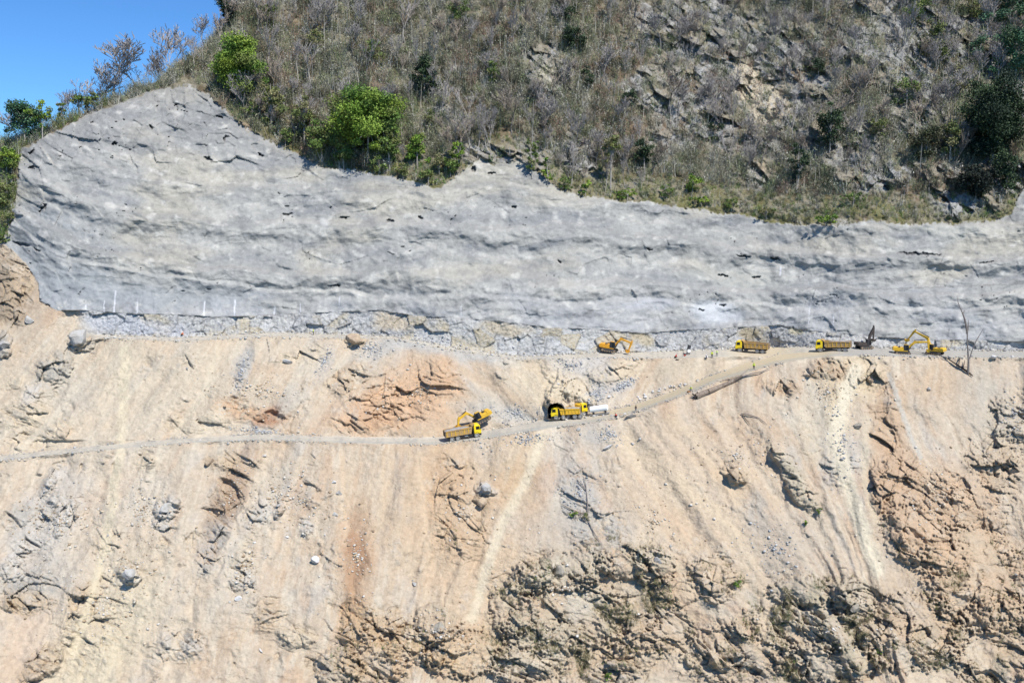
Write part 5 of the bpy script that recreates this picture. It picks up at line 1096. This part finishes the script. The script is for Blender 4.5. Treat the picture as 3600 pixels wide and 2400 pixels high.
# ---- dry scrub covering the hillside: nobody could count it
def scrub(name, n, regf, hr, seed, palettes, label, ntw=14, nlf=16, lsz=.17, tw=.045, cat='scrub', lean=.38):
    rg = np.random.default_rng(seed); xs_, ys_, k = [], [], 0
    Pp = []; Hh = []; Cc = []
    while k < n:
        x = rg.uniform(-60, 2420); y = rg.uniform(-60, 1600); q = regf(x, y, rg)
        if q is None: continue
        Pp.append(tuple(surf(x, y))); Hh.append(rg.uniform(*hr) * q[0] * (.6 + .8 * rg.random() ** 2)); pl = palettes[q[1]]; Cc.append(np.array(pl[rg.integers(len(pl))]) * rg.uniform(.75, 1.3)); k += 1
    P = np.array(Pp); H_ = np.array(Hh); C2 = np.array(Cc)
    # twigs: thin upright triangles
    pi_ = np.repeat(np.arange(n), ntw); h = H_[pi_]; m_ = len(pi_)
    a = rg.uniform(0, 6.28, m_); rad_ = h * .30 * rg.random(m_); b = P[pi_] + np.stack([np.cos(a) * rad_, np.sin(a) * rad_, -.2 + 0 * a], 1)
    sp = rg.normal(0, lean, (m_, 2)) * h[:, None]; tip = b + np.stack([sp[:, 0], sp[:, 1], h * rg.uniform(.6, 1.25, m_)], 1)
    wv = tw * rg.uniform(.6, 1.6, m_)[:, None] * np.stack([np.cos(a + 1), np.sin(a + 1), 0 * a], 1)
    V1 = np.stack([b - wv, b + wv, tip], 1).reshape(-1, 3); col1 = np.repeat(C2[pi_] * rg.uniform(.8, 1.3, (m_, 1)) * .9 + .02, 3, 0)
    # leaves / fine twigs
    pl_ = np.repeat(np.arange(n), nlf); h = H_[pl_]; m2 = len(pl_); d = rg.normal(size=(m2, 3)); d /= np.linalg.norm(d, axis=1)[:, None]
    Q_ = P[pl_] + d * (h * .5 * rg.random(m2) ** .4)[:, None] * np.array([1, 1, .8]) + np.stack([0 * h, 0 * h, h * .6], 1)
    aa = rg.normal(size=(m2, 3)); aa /= np.linalg.norm(aa, axis=1)[:, None]; bb = np.cross(aa, rg.normal(size=(m2, 3))); bb /= np.linalg.norm(bb, axis=1)[:, None]; s_ = lsz * rg.uniform(.6, 1.5, (m2, 1)) * (h / 2.0).clip(.5, 1.4)[:, None]
    V2 = np.stack([Q_ - aa * s_ * 1.3, Q_ + bb * s_ * .7, Q_ + aa * s_ * 1.3], 1).reshape(-1, 3); col2 = np.repeat(C2[pl_] * rg.uniform(.7, 1.3, (m2, 1)), 3, 0)
    V = np.concatenate([V1, V2]); me = np_mesh(name, V, np.arange(len(V)).reshape(-1, 3), 3, M_twig, np.concatenate([col1, col2])); o = bpy.data.objects.new(name, me); COL.objects.link(o); tagp(o, label, cat, None, 'stuff')
PAL = [[(.31,.30,.235),(.37,.36,.295),(.24,.235,.175),(.42,.41,.36),(.29,.26,.19),(.27,.285,.19)], [(.21,.235,.13),(.18,.21,.10),(.27,.27,.18)], [(.27,.19,.14),(.23,.165,.12)], [(.12,.20,.05),(.17,.22,.06),(.16,.17,.07)], [(.06,.075,.045),(.08,.08,.055)], [(.34,.28,.18),(.28,.24,.14),(.22,.20,.10)]]
def rgA(x, y, rg):
    if y > float(ip(YT, x)) - 5 or y < float(ip(RIDGE, x)) + 2 or y > 620: return None
    i, j = np.searchsorted(ys, y), np.searchsorted(xs, x)
    rk = float(rockA[i, j]); 
    if rg.random() < rk * .62: return None
    a, b = float(n1[i, j]), float(n2[i, j]); gs = float(gstrip[i, j]); r = rg.random()
    if gs > .3 and x > 900: return (.42, 3 if r < .3 else (1 if r < .7 else 0))
    if x < 60 and y > 320: return (.8, 3 if r < .5 else 1)
    if b + .35 * a > .16 and r < .75: return (1.15, 4 if r < .5 else 1)
    if x > 2080 and y < 330 and r < .5: return (1.1, 1)
    if a > .05 and r < .4: return (.9, 2)
    if b < -.12 and r < .7: return (1, 1)
    if r > .93: return (.9, 4)
    if x < 1000 and y > 200 and r < .3: return (1, 1)
    return (1, 0 if r < .85 else (3 if x < 1100 and y > 250 else 1))
scrub('hillside_scrub', 11000, rgA, (2.0, 5.0), 5, PAL, 'dense dry leafless scrub covering the hillside', ntw=17, nlf=22)
scrub('thin_trunks', 1500, rgA, (4.0, 8.0), 25, [[(.44,.42,.36),(.36,.345,.30),(.29,.27,.22)]] * 6, 'countless thin pale trunks standing in the scrub', ntw=2, nlf=5, lsz=.12, tw=.085, lean=.07)
CTS = [(22,520,34,30,34,G_ol,'small olive bush hanging at the left edge just above the brown rocks'),(30,440,30,40,44,G_md,'green bush at the left edge, rim of the grey face'),(12,560,30,22,26,G_md,'low green bush on the brown rocks at the left edge'),(580,275,34,34,44,G_md,'green shrub below the pale trunk of the round tree'),(655,335,40,34,44,G_md,'low green shrub on the gravel edge left of the dark olive tree'),(870,400,50,34,40,G_md,'green shrub on the wall edge under the largest green tree'),(925,408,40,32,36,G_ol,'olive shrub left of the small bright tree'),(985,425,46,34,40,G_md,'green shrub at the lowest dip of the bush edge'),(1010,400,40,30,44,G_ol,'olive shrub between the small bright tree and the notch'),(1300,438,40,30,34,G_md,'green shrub right of the narrow edge tree'),(1440,458,46,24,28,G_br,'bright low shrub left of the tan patch trunk'),(1530,455,44,26,30,G_md,'green shrub in the middle of the grass strip'),(1590,440,50,34,38,G_br,'largest bright shrub in the grass strip'),(1680,480,44,24,28,G_md,'green shrub right of the bright grass strip bushes'),(1760,500,50,24,28,G_ol,'olive shrub at the right end of the grass strip'),(2010,320,50,50,60,G_ol,'olive bush left of the upper dark crags'),(2080,250,60,56,70,G_md,'green bush midway up the right hillside'),(2200,230,60,60,76,G_ol,'pale olive bush above the tallest dark evergreen'),(2250,150,56,56,70,G_bl,'bluish bush left of the bluish evergreen'),(2100,60,60,50,64,G_md,'green bush high on the right hillside'),(2230,50,60,50,60,G_ol,'olive bush left of the corner tree'),(1880,180,44,40,54,G_dk,'dark bush right of the cream cliff'),(1450,260,44,44,56,G_dk,'dark bush below the grey crag band'),(1640,330,44,50,60,G_dk,'dark bush left of the streaked cliff foot'),(1350,210,40,44,56,G_dk,'dark bush right of the whitish rock face'),(860,150,50,50,60,G_md,'green-grey bush high left of the lone dark evergreen'),(730,120,50,44,56,G_ol,'olive bush in the upper left scrub'),(1130,200,44,50,60,G_md,'green-grey bush in the central scrub'),(1300,60,50,40,50,G_dk,'dark bush under the top edge, centre'),(620,60,50,40,50,G_ol,'olive bush near the top of the summit slope'),(1060,60,60,44,54,G_md,'soft green bush at the top centre'),(1000,300,50,44,54,G_ol,'olive bush right of the lone dark evergreen'),(1960,470,50,26,30,G_md,'green bush above the rim near the right crags')]
for i, (x, y, cw, ch, hv, cols, lab) in enumerate(CTS): crown_tree(x, y, cw, ch, hv, lab, cols, name='shrub', seed=100 + i, lobes=9, dens=.9, leaf=.24)
def rgS(x, y, rg):
    r_ = float(ip(RIDGE, x))
    if x > 600 or not (r_ - 1 < y < r_ + 30) or y > float(ip(YT, x)) - 1: return None
    if 330 < x < 480 and rg.random() < .6: return (.45, 1)
    return (1, 0 if rg.random() < .7 else (1 if x > 260 else 3))
scrub('skyline_scrub', 620, rgS, (1.8, 4.2), 15, PAL, 'twiggy grey scrub and shrubs lining the skyline', ntw=30, nlf=18, lsz=.15, tw=.05)
def rgE(x, y, rg):
    if y < 1190 or x < 760: return None
    i, j = np.searchsorted(ys, y), np.searchsorted(xs, x)
    if float(rough[i, j]) < .45 or rg.random() > float(brk[i, j]) * .9 + .08: return None
    if fbmE[i, j] < -.02: return None
    return (1, 5 if rg.random() < .9 else 3)
fbmE = fbm(PX / 90, PY / 70, 3, 333)
scrub('dry_grass_tufts', 4200, rgE, (.5, 1.1), 6, PAL, 'dry grass tufts growing among the broken ledges', ntw=14, nlf=2, lsz=.08, tw=.03, cat='grass')

for o in list(COL.objects):
    if 'label' in o and len(o['label'].replace('-', ' ').split()) > 16: print('LONG', len(o['label'].split()), o['label'])
